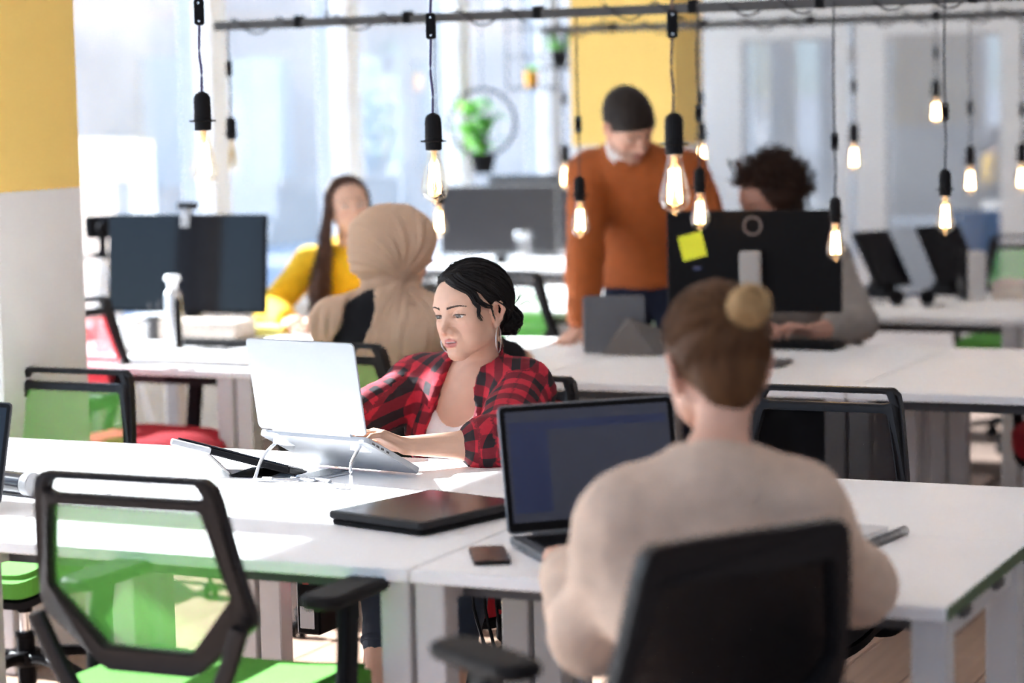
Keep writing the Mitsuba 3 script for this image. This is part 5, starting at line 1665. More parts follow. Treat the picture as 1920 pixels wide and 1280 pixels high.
# ---- the woman in the tan headscarf -----------------------------------------------
t = thing('person', 'woman in a tan headscarf and black dress seen from behind', 'person')
H = Head((-3.415, 6.53, 1.168), 44, 10, 6, 1.03)
B = Body(dict(hip=(-3.46, 6.42, 0.54), neck=(-3.43, 6.48, 1.02), shL=(-3.60, 6.45, 0.945), shR=(-3.262, 6.50, 0.95), elL=(-3.72, 6.70, 0.80), wrL=(-3.58, 6.93, 0.775),
              elR=(-3.20, 6.86, 0.80), wrR=(-3.338, 7.20, 0.772), knL=(-3.56, 6.88, 0.53), anL=(-3.58, 6.95, 0.09), knR=(-3.36, 6.90, 0.53), anR=(-3.34, 6.97, 0.09)), size=0.99)
hd = np.array([-3.33, 7.28, 0.77])
F = Field(*grid_axes([B.J[k] for k in B.J] + [H.p(0, 0, 0.15), np.array([-3.33, 7.35, 0.75])], 0.12, 0.012, [(H.p(0.03, 0, 0), 0.12, 0.0042), (hd, 0.11, 0.0042)]))
head_field(F, H, ears=False)
F.cone(H.p(-0.022, 0, -0.045), B.J['neck'] - B.up * 0.03, 0.050, 0.056, 0.022)
B.torso(F)
for sd in 'LR':
    B.arm(F, sd)
    B.leg(F, sd)
hand_field(F, B.J['wrR'], (0.15, 0.95, -0.08), (-0.5, 0.1, -0.9), False, 0.95, (0.45, 0.5, 0.55, 0.6))
hand_field(F, B.J['wrL'], (0.35, 0.9, -0.05), (0.2, 0.1, -1), True, 0.95)
m = F.mesh(1)
part(t, 'body', m, 'mat_skin', smooth=True, color=skin_color(m, H, (0.52, 0.30, 0.205), (0.40, 0.13, 0.12)))
eyes(t, H, (0.9, 0, -0.4))
brows(t, F, H, 'mat_hair_black')
G = Field(*shirt_axes(B, 0.14, 0.009))
B.torso(G, 0.012)
for sd in 'LR':
    B.arm(G, sd, 0.012, upto=0.90)
m = folds(G.mesh(1), 0.005, 20, seed=31)
part(t, 'dress', m, 'mat_black_cloth', smooth=True, label='black dress')
trousers(t, B, 'mat_black_cloth', upto=0.9)
shoes(t, B, 'mat_black_soft')
# the scarf: wrapped around the head and neck, falling over both shoulders
G = Field(*grid_axes([H.p(-0.13, -0.12, -0.10), H.p(0.10, 0.12, 0.16), H.p(-0.13, 0.12, 0.16), H.p(0.1, -0.12, -0.1), B.t(0, 0.28, 0.15), B.t(0, -0.28, 0.15), B.t(-0.2, 0, 0.15), B.t(0.2, 0, 0.15)], 0.03, 0.0056, []))
B.torso(G, 0.026, seat=True)
for sd in 'LR':
    B.arm(G, sd, 0.022, upto=0.0)
g = G.grid()
q = [sum((g[i] - B.J['hip'][i]) * d[i] for i in range(3)) for d in (B.fwd, B.lat, B.up)]
hh = q[2] / B.L
right = -q[1] + 0.010 + 0.20 * np.clip(0.95 - hh, 0, 1)            # the right fall: from the nape outward
left = np.minimum(q[1] - (0.125 + 0.20 * np.clip(0.95 - hh, 0, 1)), (0.235 + 0.05 * (1.05 - hh)) - q[1])
keep = np.maximum(right, left)
keep = np.minimum(keep, (hh - 0.20) * B.L)
G.d = np.maximum(G.d, (-keep).astype(np.float32))
S = H.s
G.ellipsoid(H.p(-0.020, 0, 0.030), np.array((0.138, 0.116, 0.112)) * S, H.R.T, 0.02)
G.ellipsoid(H.p(-0.040, 0, -0.025), np.array((0.110, 0.104, 0.095)) * S, H.R.T, 0.03)
G.cone(H.p(0.005, 0, -0.075), B.J['neck'] + B.up * 0.03 - B.lat * 0.02, 0.078, 0.066, 0.03)
G.cone(B.J['neck'] - B.lat * 0.055 - B.fwd * 0.01, B.t(-0.06, -0.125, 0.88), 0.058, 0.052, 0.04)
G.cone(B.J['neck'] + B.lat * 0.05 + B.fwd * 0.02, B.t(-0.01, 0.15, 1.0), 0.050, 0.036, 0.03)
G.ellipsoid(H.p(0.105, 0, -0.012), np.array((0.062, 0.060, 0.090)) * S, H.R.T, 0.012, True)
m = keep_biggest(G.mesh(2), 400)
v, n = np.array(m.vertices), np.array(m.vertex_normals)
hb = H.back(v)
knot = np.array([0.0, -0.075, -0.075])
d = hb - knot
rk = np.linalg.norm(d, axis=1)
ang = np.arctan2(d[:, 2], -d[:, 0]) + 0.35 * np.arctan2(d[:, 1], rk)
streak = meshkit.noise(np.stack([ang * 7.5, np.full(len(v), 2.0), rk * 5], 1), 3) * 0.62 + meshkit.noise(np.stack([ang * 17, rk * 9, np.full(len(v), 5.0)], 1), 5) * 0.38
f, l, u = B.coords(v)
fall = meshkit.noise(np.stack([l * 30, f * 22, u * 2.0], 1), 7) * 0.6 + meshkit.noise(np.stack([l * 70, f * 50, u * 3.0], 1), 8) * 0.4
wh = np.clip((u / B.L - 0.98) / 0.10, 0, 1)
ridge = (1 - 2 * np.abs(2 * meshkit.noise(np.stack([ang * 9 + 3.1, np.full(len(v), 4.0), rk * 3], 1), 12) - 1)) * np.clip(1.6 - rk / 0.16, 0, 1)
disp = (wh * ((streak - 0.5) * 0.026 + ridge * 0.0065) * np.clip(1.5 - rk / 0.20, 0.35, 1) + (1 - wh) * (fall - 0.5) * 0.032)
m.vertices = v + n * disp[:, None]
part(t, 'headscarf', m, 'mat_scarf', smooth=True, label='tan headscarf falling over the shoulders')

# ---- the woman in yellow ------------------------------------------------------------
t = thing('person', 'woman with long brown hair in a yellow sweater by the window', 'person')
H = Head((-4.587, 8.36, 1.196), -49, -9, 5, 1.01)
B = Body(dict(hip=(-4.66, 8.58, 0.53), neck=(-4.63, 8.43, 1.045), shL=(-4.49, 8.42, 0.985), shR=(-4.805, 8.41, 0.975), elL=(-4.36, 8.25, 0.80), wrL=(-4.52, 8.04, 0.785),
              elR=(-4.905, 8.24, 0.80), wrR=(-4.70, 8.03, 0.785), knL=(-4.55, 8.16, 0.53), anL=(-4.55, 8.2, 0.09), knR=(-4.76, 8.16, 0.53), anR=(-4.77, 8.2, 0.09)), size=0.97)
hd = np.array([-4.60, 7.96, 0.775])
F = Field(*grid_axes([B.J[k] for k in B.J] + [H.p(0, 0, 0.15), np.array([-4.6, 7.90, 0.75])], 0.12, 0.013, [(H.p(0.02, 0, 0), 0.13, 0.0038), (hd, 0.13, 0.0045)]))
head_field(F, H)
F.cone(H.p(-0.022, 0, -0.045), B.J['neck'] - B.up * 0.03, 0.047, 0.054, 0.022)
B.torso(F)
for sd in 'LR':
    B.arm(F, sd)
    B.leg(F, sd)
hand_field(F, B.J['wrR'], (0.75, -0.55, -0.06), (0.1, 0.5, -0.85), False, 0.92, (0.4, 0.45, 0.5, 0.55))
hand_field(F, B.J['wrL'], (-0.45, -0.8, -0.06), (-0.1, 0.3, -0.95), True, 0.92, (0.35, 0.4, 0.45, 0.5))
m = F.mesh(1)
part(t, 'body', m, 'mat_skin', smooth=True, color=skin_color(m, H, (0.58, 0.34, 0.24), (0.50, 0.15, 0.14)))
eyes(t, H, (0.95, -0.05, 0.1))
brows(t, F, H, 'mat_hair_dark')
G = Field(*shirt_axes(B, 0.14, 0.010))
B.torso(G, 0.016)
for sd in 'LR':
    B.arm(G, sd, 0.020, upto=0.92)
part(t, 'sweater', folds(G.mesh(1), 0.008, 16, seed=41), 'mat_yellow_knit', smooth=True, label='yellow sweater')
for sd in 'LR':
    d = B.J['wr' + sd] - B.J['el' + sd]
    part(t, 'cuff', hem(B.J['el' + sd] + d * 0.93, d, 0.042, 0.007), 'mat_yellow_knit', smooth=True)
part(t, 'collar', hem(B.J['neck'] + B.up * 0.018, H.p(0, 0, 0) - B.J['neck'], 0.062, 0.008), 'mat_yellow_knit', smooth=True)
trousers(t, B, 'mat_denim', upto=0.85)
shoes(t, B, 'mat_black_soft')
rng = np.random.default_rng(8)
G = Field(*grid_axes([H.p(-0.14, -0.12, -0.1), H.p(0.11, 0.12, 0.16), H.p(-0.14, 0.12, 0.16), H.p(0.11, -0.12, -0.1)], 0.02, 0.005, []))
G.ellipsoid(H.pts([HC])[0], (HR + 0.011) * H.s, H.R.T)
G.half(H.p(0.070, 0, 0.104), H.d(0.080, 0.0, -0.058), 0.008)
part(t, 'hair', G.mesh(1), 'mat_hair_brown', smooth=True)
paths, rad = [], []
for i in range(420):
    y = -1 if rng.random() < 0.72 else 1
    a0 = rng.uniform(-1.3, 0.50)
    top = np.array([a0 * 0.9, 0.02 * y, 1.0])
    side = np.array([a0 * 0.75 + 0.12, y * 1.0, rng.uniform(-0.25, 0.05)])
    p = sphere_path(H, HC, HR, top, side, 10, rng.uniform(0.010, 0.017))
    end = p[-1]
    fall_ = rng.uniform(0.28, 0.46)
    fw = B.fwd * (0.10 if y < 0 else 0.02) * rng.uniform(0.4, 1.1) + B.lat * y * rng.uniform(-0.03, 0.055)
    tail = [end + np.array([0, 0, -fall_ * k]) + fw * k ** 1.3 + rng.normal(size=3) * 0.004 for k in np.linspace(0.12, 1, 8)]
    paths.append(np.vstack([p, tail]))
    rad.append(rng.uniform(0.0028, 0.0048))
part(t, 'hair_strands', strand_mesh(paths, rad), 'mat_hair_brown', smooth=True, label='long straight brown hair', kind='stuff')
part(t, 'hair_clip', moved(slab(rrect(0.075, 0.042, 0.016, 4), -0.005, 0.005, 0.002), 0, 0, 0), 'mat_white_plastic', T(frame_from(H.p(0.014, -0.0705, 0.1140), H.d(0.9, 0.15, 0.35), H.d(0, -0.75, 0.66)).tolist()), label='small white piece on the hair')  # small white slab set on the right side of the hair

# ---- the standing man ----------------------------------------------------------------
t = thing('person', 'man in a rust orange sweater leaning with one hand on the middle desk', 'person')
H = Head((-3.291, 8.15, 1.515), -30, 36, 12, 1.067)
B = Body(dict(hip=(-3.32, 8.47, 0.90), neck=(-3.325, 8.235, 1.425), shL=(-3.115, 8.30, 1.335), shR=(-3.475, 8.225, 1.345), elL=(-2.955, 8.17, 1.10), wrL=(-2.90, 8.00, 0.90),
              elR=(-3.43, 8.06, 1.055), wrR=(-3.392, 7.935, 0.815), hipL=(-3.22, 8.46, 0.88), hipR=(-3.42, 8.46, 0.88), knL=(-3.22, 8.50, 0.49), anL=(-3.22, 8.60, 0.09), knR=(-3.44, 8.50, 0.49), anR=(-3.45, 8.58, 0.09)), male=True, size=1.04)
hd = np.array([-3.40, 7.88, 0.77])
F = Field(*grid_axes([B.J[k] for k in B.J] + [H.p(0, 0, 0.16), np.array([-3.4, 7.8, 0.74])], 0.12, 0.014, [(H.p(0.02, 0, 0), 0.14, 0.0036), (hd, 0.11, 0.004)]))
head_field(F, H, male=True, lid=0.0036)
F.cone(H.p(-0.022, 0, -0.045), B.J['neck'] - B.up * 0.03, 0.060, 0.066, 0.022)
B.torso(F)
for sd in 'LR':
    B.arm(F, sd)
    B.leg(F, sd)
hand_field(F, B.J['wrR'] + [0, -0.01, -0.02], (-0.25, -0.80, -0.45), (0.1, 0.35, -0.9), False, 1.06, (-0.10, -0.12, -0.10, -0.06), 0.28, 0.9)
hand_field(F, B.J['wrL'], (0.2, -0.8, -0.5), (0.1, 0.2, -1), True, 1.06)
m = F.mesh(1)
part(t, 'body', m, 'mat_skin', smooth=True, color=skin_color(m, H, (0.56, 0.31, 0.22), (0.44, 0.17, 0.14), stubble=0.45))
eyes(t, H, (0.85, 0, -0.5))
brows(t, F, H, 'mat_hair_dark', 0.0034)
G = Field(*grid_axes([H.p(-0.13, -0.1, -0.08), H.p(0.11, 0.1, 0.15), H.p(-0.13, 0.1, 0.15), H.p(0.11, -0.1, -0.08)], 0.07, 0.0045, []))
G.ellipsoid(H.p(-0.010, 0, 0.0485), (HR + [0.016, 0.008, 0.016]) * H.s, H.R.T)
G.ellipsoid(H.p(0.040, 0, 0.050), np.array((0.064, 0.070, 0.064)) * H.s, H.R.T, 0.01)
G.half(H.p(0.086, 0, 0.058), H.d(0.055, 0.0, -0.085), 0.004)
m = folds(G.mesh(1), 0.002, 170, seed=6)
part(t, 'hair', m, 'mat_hair_dark', smooth=True, label='short dark hair')
G = Field(*grid_axes([H.p(-0.13, -0.1, -0.08), H.p(0.11, 0.1, 0.15), H.p(-0.13, 0.1, 0.15), H.p(0.11, -0.1, -0.08)], 0.07, 0.0045, []))
G.ellipsoid(H.p(-0.010, 0, 0.045), (HR + 0.0028) * H.s, H.R.T)
G.half(H.p(0.040, 0, 0.060), H.d(0.085, 0.0, -0.05), 0.006)
G.half(H.p(-0.05, 0, -0.025), H.d(0.1, 0, -1), 0.006)
part(t, 'hair_fade', G.mesh(1), 'mat_hair_fade', smooth=True)
mat('mat_hair_fade', (0.075, 0.05, 0.04), 0.8)
G = Field(*shirt_axes(B, 0.15, 0.010))
B.torso(G, 0.018)
for sd in 'LR':
    B.arm(G, sd, 0.018, upto=0.97, r=(0.060, 0.048, 0.036))
nk = B.J['neck']
G.cone(nk - B.up * 0.04, nk + unit(H.p(0, 0, 0) - nk) * 0.1, 0.064, 0.07, 0.01, True)
G.ellipsoid(B.t(-0.01, 0, 0.08), np.array((0.120, 0.168, 0.12)) * B.z + 0.020, B.R, 0.03)
g = G.grid()
G.d = np.maximum(G.d, np.where((g[1] > 8.22) & (g[0] > -3.62), 0.905 - g[2], -1).astype(np.float32))
m = keep_biggest(G.mesh(1))
m = folds(m, 0.010, 9, (1, 1, 2.2), seed=51)
m = folds(m, 0.004, 30, seed=52)
part(t, 'sweater', m, 'mat_rust', smooth=True, label='rust orange sweater')
d = B.J['wrR'] - B.J['elR']
part(t, 'cuff', hem(B.J['elR'] + d * 0.97, d, 0.050, 0.008), 'mat_rust', smooth=True)
part(t, 'neckband', hem(nk + B.up * 0.012, unit(H.p(0, 0, 0) - nk) + B.up, 0.080, 0.009), 'mat_rust', smooth=True)
c = hem(nk + unit(H.p(0, 0, 0) - nk) * 0.040, unit(H.p(0, 0, 0) - nk) + B.up * 0.6, 0.074, 0.0085)
c.vertices = (c.vertices - nk) * [1, 1, 1] + nk
part(t, 'shirt_collar', c, 'mat_collar_white', smooth=True, label='white shirt collar')
for y in (-1, 1):
    a = nk + B.fwd * 0.082 + B.up * 0.025 + B.lat * 0.012 * y
    part(t, 'collar_point', hull([a + q for q in (B.lat * 0.05 * y + B.up * 0.035, B.lat * 0.045 * y, B.lat * 0.004 * y + B.up * 0.018, B.lat * 0.022 * y - B.up * 0.028 + B.fwd * 0.012, B.lat * 0.03 * y + B.fwd * 0.016)]), 'mat_collar_white', smooth=False)
trousers(t, B, 'mat_trousers', 0.012, 0.97, 0.014, amp=0.006)
shoes(t, B, 'mat_black_soft')

# ---- the person with curly hair ---------------------------------------------------------
t = thing('person', 'person with dark curly hair in a grey knit behind the monitor', 'person')
H = Head((-2.835, 8.40, 1.225), -122, 22, -4, 1.03)
B = Body(dict(hip=(-2.70, 8.60, 0.54), neck=(-2.79, 8.47, 1.075), shL=(-2.605, 8.46, 1.01), shR=(-2.965, 8.44, 1.005), elL=(-2.425, 8.22, 0.80), wrL=(-2.535, 8.01, 0.79),
              elR=(-3.03, 8.25, 0.80), wrR=(-2.78, 8.02, 0.79), knL=(-2.6, 8.18, 0.53), anL=(-2.6, 8.2, 0.09), knR=(-2.82, 8.18, 0.53), anR=(-2.82, 8.2, 0.09)), size=1.03)
hd = np.array([-2.58, 7.95, 0.78])
F = Field(*grid_axes([B.J[k] for k in B.J] + [H.p(0, 0, 0.16), np.array([-2.6, 7.86, 0.75])], 0.12, 0.013, [(H.p(0.02, 0, 0), 0.12, 0.0042), (hd, 0.11, 0.004)]))
head_field(F, H)
F.cone(H.p(-0.022, 0, -0.045), B.J['neck'] - B.up * 0.03, 0.052, 0.058, 0.022)
B.torso(F)
for sd in 'LR':
    B.arm(F, sd)
    B.leg(F, sd)
hand_field(F, B.J['wrL'], (-0.65, -0.72, 0.22), (0.0, 0.0, -1), True, 1.02, (0.45, 0.5, 0.5, 0.5), 0.15)
hand_field(F, B.J['wrR'], (0.75, -0.62, 0.22), (0.0, 0.0, -1), False, 1.02, (0.4, 0.4, 0.4, 0.4), 0.15)
m = F.mesh(1)
part(t, 'body', m, 'mat_skin', smooth=True, color=skin_color(m, H, (0.46, 0.24, 0.175), (0.38, 0.13, 0.12)))
eyes(t, H, (0.85, 0, -0.5))
brows(t, F, H, 'mat_hair_dark')
G = Field(*shirt_axes(B, 0.14, 0.010))
B.torso(G, 0.018)
for sd in 'LR':
    B.arm(G, sd, 0.020, upto=0.55)
m = folds(G.mesh(1), 0.008, 16, seed=61)
part(t, 'sweater', m, 'mat_grey_knit', smooth=True, label='grey knit sweater')
for sd in 'LR':
    d = B.J['wr' + sd] - B.J['el' + sd]
    part(t, 'cuff', hem(B.J['el' + sd] + d * 0.56, d, 0.056, 0.009), 'mat_grey_knit', smooth=True)
trousers(t, B, 'mat_denim_dark', upto=0.9)
shoes(t, B, 'mat_black_soft')
rng = np.random.default_rng(21)
G = Field(*grid_axes([H.p(-0.2, -0.18, -0.14), H.p(0.16, 0.18, 0.22), H.p(-0.2, 0.18, 0.22), H.p(0.16, -0.18, -0.14)], 0.02, 0.0065, []))
G.ellipsoid(H.p(-0.045, 0.01, 0.055), np.array((0.115, 0.125, 0.110)), H.R.T)
G.half(H.p(0.066, 0, 0.072), H.d(0.080, 0.0, -0.045), 0.01)
part(t, 'hair', folds(G.mesh(1), 0.010, 60, seed=9), 'mat_hair_curly', smooth=True)
curls = []
for i in range(620):
    dv = unit(rng.normal(size=3))
    if dv[0] > 0.25 and dv[2] < 0.42 - 0.2 * abs(dv[1]):
        continue
    base = np.array([-0.040, 0.01, 0.055]) + dv * np.array([0.105, 0.118, 0.102])
    if (base[0] - 0.066) * 0.080 - (base[2] - 0.072) * 0.045 > 0.0009:
        continue
    L, cr, tn = rng.uniform(0.025, 0.062), rng.uniform(0.006, 0.011), rng.uniform(1.2, 2.4)
    ax = unit(dv + rng.normal(size=3) * 0.35 + [0, 0, -0.15])
    e1 = unit(np.cross(ax, rng.normal(size=3)))
    e2 = np.cross(ax, e1)
    tt = np.linspace(0, 1, 13)[:, None]
    ph = rng.uniform(0, 6.28)
    q = base + ax * L * tt + cr * (np.cos(ph + tn * 6.28 * tt) * e1 + np.sin(ph + tn * 6.28 * tt) * e2)
    curls.append(tube(H.pts(q), rng.uniform(0.0024, 0.0042), 4, np.r_[np.ones(9), 0.9, 0.8, 0.6, 0.4]))
for i in range(7):
    a0 = rng.uniform(-0.4, 0.4)
    q = [np.array([0.055, -0.02 + a0 * 0.1, 0.13]), np.array([0.06, -0.03 + a0 * 0.12, 0.165]), np.array([0.04, -0.06 + a0 * 0.12, 0.18]), np.array([0.02, -0.08 + a0 * 0.1, 0.15])]
    curls.append(tube(spline(H.pts(q), 6), 0.004, 5))
part(t, 'curls', cat(*curls), 'mat_hair_curly', smooth=True, kind='stuff', label='dark brown curls')

# ---- the woman in beige, nearest the camera ------------------------------------------------
t = thing('person', 'woman with a top bun in a beige sweater, nearest the camera, seen from behind', 'person')
H = Head((-1.315, 3.64, 1.172), 127, 12, -2, 1.03)
B = Body(dict(hip=(-1.20, 3.36, 0.565), neck=(-1.245, 3.44, 1.055), shL=(-1.365, 3.368, 0.962), shR=(-1.145, 3.535, 0.965), elL=(-1.47, 3.45, 0.755), wrL=(-1.660, 3.79, 0.795),
              elR=(-1.105, 3.75, 0.80), wrR=(-1.42, 4.00, 0.785), knL=(-1.52, 3.62, 0.53), anL=(-1.58, 3.74, 0.10), knR=(-1.36, 3.78, 0.53), anR=(-1.42, 3.88, 0.10)), size=0.99)
for k in list(B.J):
    if k[:2] not in ('kn', 'an'):
        B.J[k] = B.J[k] + [-0.045, 0.105, -0.016]
B = Body(B.J, size=0.99)
hd = np.array([-1.79, 4.00, 0.79])
F = Field(*grid_axes([B.J[k] for k in B.J] + [H.p(0, 0, 0.16), np.array([-1.85, 4.12, 0.75])], 0.12, 0.012, [(H.p(0.02, 0, 0), 0.12, 0.0040), (hd, 0.115, 0.0036)]))
head_field(F, H)
F.cone(H.p(-0.026, 0, -0.045), B.J['neck'] - B.up * 0.03, 0.041, 0.050, 0.024)
B.torso(F)
for sd in 'LR':
    B.arm(F, sd)
    B.leg(F, sd)
hand_field(F, B.J['wrL'], (-0.45, 0.85, 0.06), (0.05, 0.0, -1), True, 0.96, (0.28, 0.30, 0.34, 0.4), 0.15)
hand_field(F, B.J['wrR'], (-0.9, 0.35, 0.05), (0.0, 0.0, -1), False, 0.96, (0.28, 0.30, 0.34, 0.4), 0.15)
m = F.mesh(1)
part(t, 'body', m, 'mat_skin', smooth=True, color=skin_color(m, H, (0.60, 0.335, 0.24), (0.47, 0.15, 0.14)))
eyes(t, H, (0.9, 0, -0.4))
brows(t, F, H, 'mat_hair_dark')
G = Field(*shirt_axes(B, 0.14, 0.0085))
B.torso(G, 0.014)
for sd in 'LR':
    B.arm(G, sd, 0.015, k=0.07, upto=0.80, r=(0.046, 0.047, 0.040))
for sd in 'LR':
    G.cone(B.J['sh' + sd] + B.up * -0.01, B.J['sh' + sd] * 0.3 + B.J['neck'] * 0.7 - B.up * 0.01, 0.060, 0.050, 0.05)
    G.cone(B.J['sh' + sd] * 0.75 + B.J['el' + sd] * 0.25, B.t(-0.02, 0.10 if sd == 'L' else -0.10, 0.62), 0.055, 0.07, 0.07)
nk = B.J['neck']
G.cone(nk + B.up * 0.012, nk + unit(H.p(0, 0, 0) - nk) * 0.12, 0.052, 0.06, 0.012, True)
m = folds(G.mesh(1), 0.008, 13, seed=71)
part(t, 'sweater', folds(m, 0.003, 34, seed=72), 'mat_beige_knit', smooth=True, label='beige sweater')
part(t, 'neckband', hem(nk + B.up * 0.010 - B.fwd * 0.004, unit(H.p(0, 0, 0) - nk) + B.up, 0.0555, 0.0045), 'mat_beige_knit', smooth=True)
for sd in 'LR':
    d = B.J['wr' + sd] - B.J['el' + sd]
    part(t, 'cuff', hem(B.J['el' + sd] + d * 0.81, d, 0.053, 0.006), 'mat_beige_knit', smooth=True)
trousers(t, B, 'mat_denim', 0.011, 0.9, 0.011, label='blue jeans')
shoes(t, B, 'mat_black_soft')
G = Field(*grid_axes([H.p(-0.16, -0.12, -0.12), H.p(0.11, 0.12, 0.22), H.p(-0.16, 0.12, 0.22), H.p(0.11, -0.12, -0.12)], 0.02, 0.0042, []))
G.ellipsoid(H.pts([HC])[0], (HR + [0.010, 0.009, 0.010]) * H.s, H.R.T)
G.ellipsoid(H.p(-0.062, 0, 0.0), np.array((0.042, 0.058, 0.07)) * H.s, H.R.T, 0.02)
G.half(H.p(0.068, 0, 0.100), H.d(0.078, 0.0, -0.060), 0.008)
part(t, 'hair', G.mesh(1), 'mat_hair_light', smooth=True)
rng = np.random.default_rng(13)
bun = np.array([-0.122, -0.022, 0.088])
paths, rad = [], []
for i in range(330):
    a = rng.uniform(-math.pi, math.pi)
    lo = -0.62 if abs(a) > 1.9 else -0.05
    s0 = np.array([math.cos(a), math.sin(a), lo + rng.uniform(0, 0.35) + 0.55 * max(math.cos(a), 0)])
    if s0[0] > 0.6:
        s0[2] += 0.25
    p = sphere_path(H, HC, HR, s0, (bun - HC) / HR + rng.normal(size=3) * 0.12, 14, rng.uniform(0.008, 0.014), 0.0010, rng)
    paths.append(p)
    rad.append(rng.uniform(0.0015, 0.003))
part(t, 'hair_strands', strand_mesh(paths, rad), 'mat_hair_light', smooth=True, label='brown hair pulled up', kind='stuff')
coil, cr_ = [], []
axb = unit(bun - HC)
e1 = unit(np.cross(axb, [0, 1, 0.1]))
e2 = np.cross(axb, e1)
for i in range(46):
    el = rng.uniform(-0.5, 1.2)
    a = np.linspace(0, rng.uniform(2.0, 5.0), 16) + rng.uniform(0, 6.28)
    ra = 0.030 * math.cos(el * 0.8)
    q = bun + ra * (np.cos(a)[:, None] * e1 + np.sin(a)[:, None] * e2) + axb * (0.029 * math.sin(el) + 0.003 * np.sin(a * 2 + i))[:, None]
    coil.append(H.pts(q)); cr_.append(rng.uniform(0.0035, 0.0062))
part(t, 'bun', cat(strand_mesh(coil, cr_, 6), moved(trimesh.creation.icosphere(3, 0.028), *H.p(*bun))), 'mat_hair_blond', smooth=True, label='blond-brown top bun')

# ------------------------------------------------------------------ rails and pendant bulbs


def rail(label, x0, x1, y, z, hang):
    t = thing('lamp_rail', label, 'lamp rail')
    part(t, 'bar', cbox(x0, x1, y - 0.015, y + 0.015, z - 0.015, z + 0.015, 0.002), 'mat_rail')
    x = x0 + 0.03
    k = 0
    while x < x1 - 0.5:
        n = 34
        a = np.linspace(0.6 * k, 0.6 * k + 2 * np.pi * 1.5, n)
        pts = np.column_stack([np.linspace(x, x + 0.27, n), y + 0.024 * np.cos(a), z - 0.004 + 0.026 * np.sin(a)])
        part(t, 'wound_cord', tube(pts, 0.0035, 6), 'mat_cord')
        part(t, 'clip', cbox(x + 0.29, x + 0.32, y - 0.018, y + 0.018, z - 0.017, z + 0.026, 0.003), 'mat_black')
        x += 0.42 + 0.06 * (k % 3)
        k += 1
    for hx in hang:
        part(t, 'hanger_wire', tube([(hx, y, z + 0.012), (hx, y, ZC)], 0.0025, 6), 'mat_dark_metal')
        part(t, 'hook', torus((hx, y, z + 0.026), 0.011, 0.0025, 1, 16, 6), 'mat_dark_metal')
    return t


rail('black lamp rail wound with cord above the middle row of desks', -4.416, -0.9, 7.12, 1.905, (-3.97, -2.2, -1.2))
rail('thinner-looking black lamp rail farther back, above the third row of desks', -4.29, -0.9, 9.65, 1.932, (-4.0, -2.3, -1.2))
rail('black lamp rail above the nearest desks, just out of the top of the photo', -4.0, -0.3, 4.45, 1.93, (-3.6, -1.9, -0.6))

_glass = lathe([(0.0135, 0.0), (0.0140, -0.012), (0.0175, -0.030), (0.0240, -0.055), (0.0295, -0.078), (0.0305, -0.088), (0.0290, -0.098), (0.0235, -0.108), (0.0140, -0.115), (0.0060, -0.1185), (0.0035, -0.122), (0, -0.1235)], 30)
_glass.invert() if _glass.volume < 0 else None
_gl = mikit.ply(_glass, 'mat_bulb_glass', smooth=50)
_sock = mikit.ply(lathe([(0, 0.062), (0.006, 0.062), (0.008, 0.060), (0.013, 0.058), (0.0175, 0.050), (0.0185, 0.040), (0.0185, 0.020), (0.0185, 0.004), (0.0205, 0.004), (0.0205, -0.001), (0.0185, -0.001), (0.0180, -0.018), (0.0165, -0.020), (0, -0.020)], 26), 'mat_black_soft', smooth=35)
_ring = mikit.ply(cat(torus((0, 0, 0.0), 0.0205, 0.0022, 2, 26, 8), torus((0, 0, 0.010), 0.0188, 0.0010, 2, 26, 6), cbox(-0.0285, -0.02, -0.002, 0.002, -0.002, 0.002, 0.0008), cbox(0.02, 0.0285, -0.002, 0.002, -0.002, 0.002, 0.0008)), 'mat_black_soft', smooth=35)
_fil = []
for k in range(8):
    a, b = 2 * np.pi * k / 8, 2 * np.pi * (k + 1) / 8
    ra, rb = 0.0155, 0.0155
    pa, pb = np.array([ra * math.cos(a), ra * math.sin(a)]), np.array([rb * math.cos(b), rb * math.sin(b)])
    z0, z1 = (-0.034, -0.098) if k % 2 == 0 else (-0.098, -0.034)
    _fil.append(tube([(pa[0] * (0.55 if z0 > -0.05 else 1), pa[1] * (0.55 if z0 > -0.05 else 1), z0), (pb[0] * (0.55 if z1 > -0.05 else 1), pb[1] * (0.55 if z1 > -0.05 else 1), z1)], 0.0019, 6))
_filament = mikit.ply(cat(*_fil), smooth=False)
_stem = mikit.ply(cat(lathe([(0, -0.002), (0.007, -0.002), (0.005, -0.02), (0.003, -0.036), (0, -0.037)], 14), tube([(0, 0, -0.03), (0, 0, -0.094)], 0.0009, 5)), 'mat_stemglass', smooth=40)
mat('mat_stemglass', (0.75, 0.62, 0.45), 0.3)
mat('mat_filament_off', (0.55, 0.45, 0.28), 0.5)
_switch = mikit.ply(slab(rrect(0.0215, 0.055, 0.006, 4), -0.0065, 0.0065, 0.002), 'mat_black', smooth=35)
_screw = mikit.ply(cyl(0.0022, 0, 0.0012, 10, 0.0004), 'mat_silver', smooth=35)
LAMP = (4.6, 2.7, 1.15)


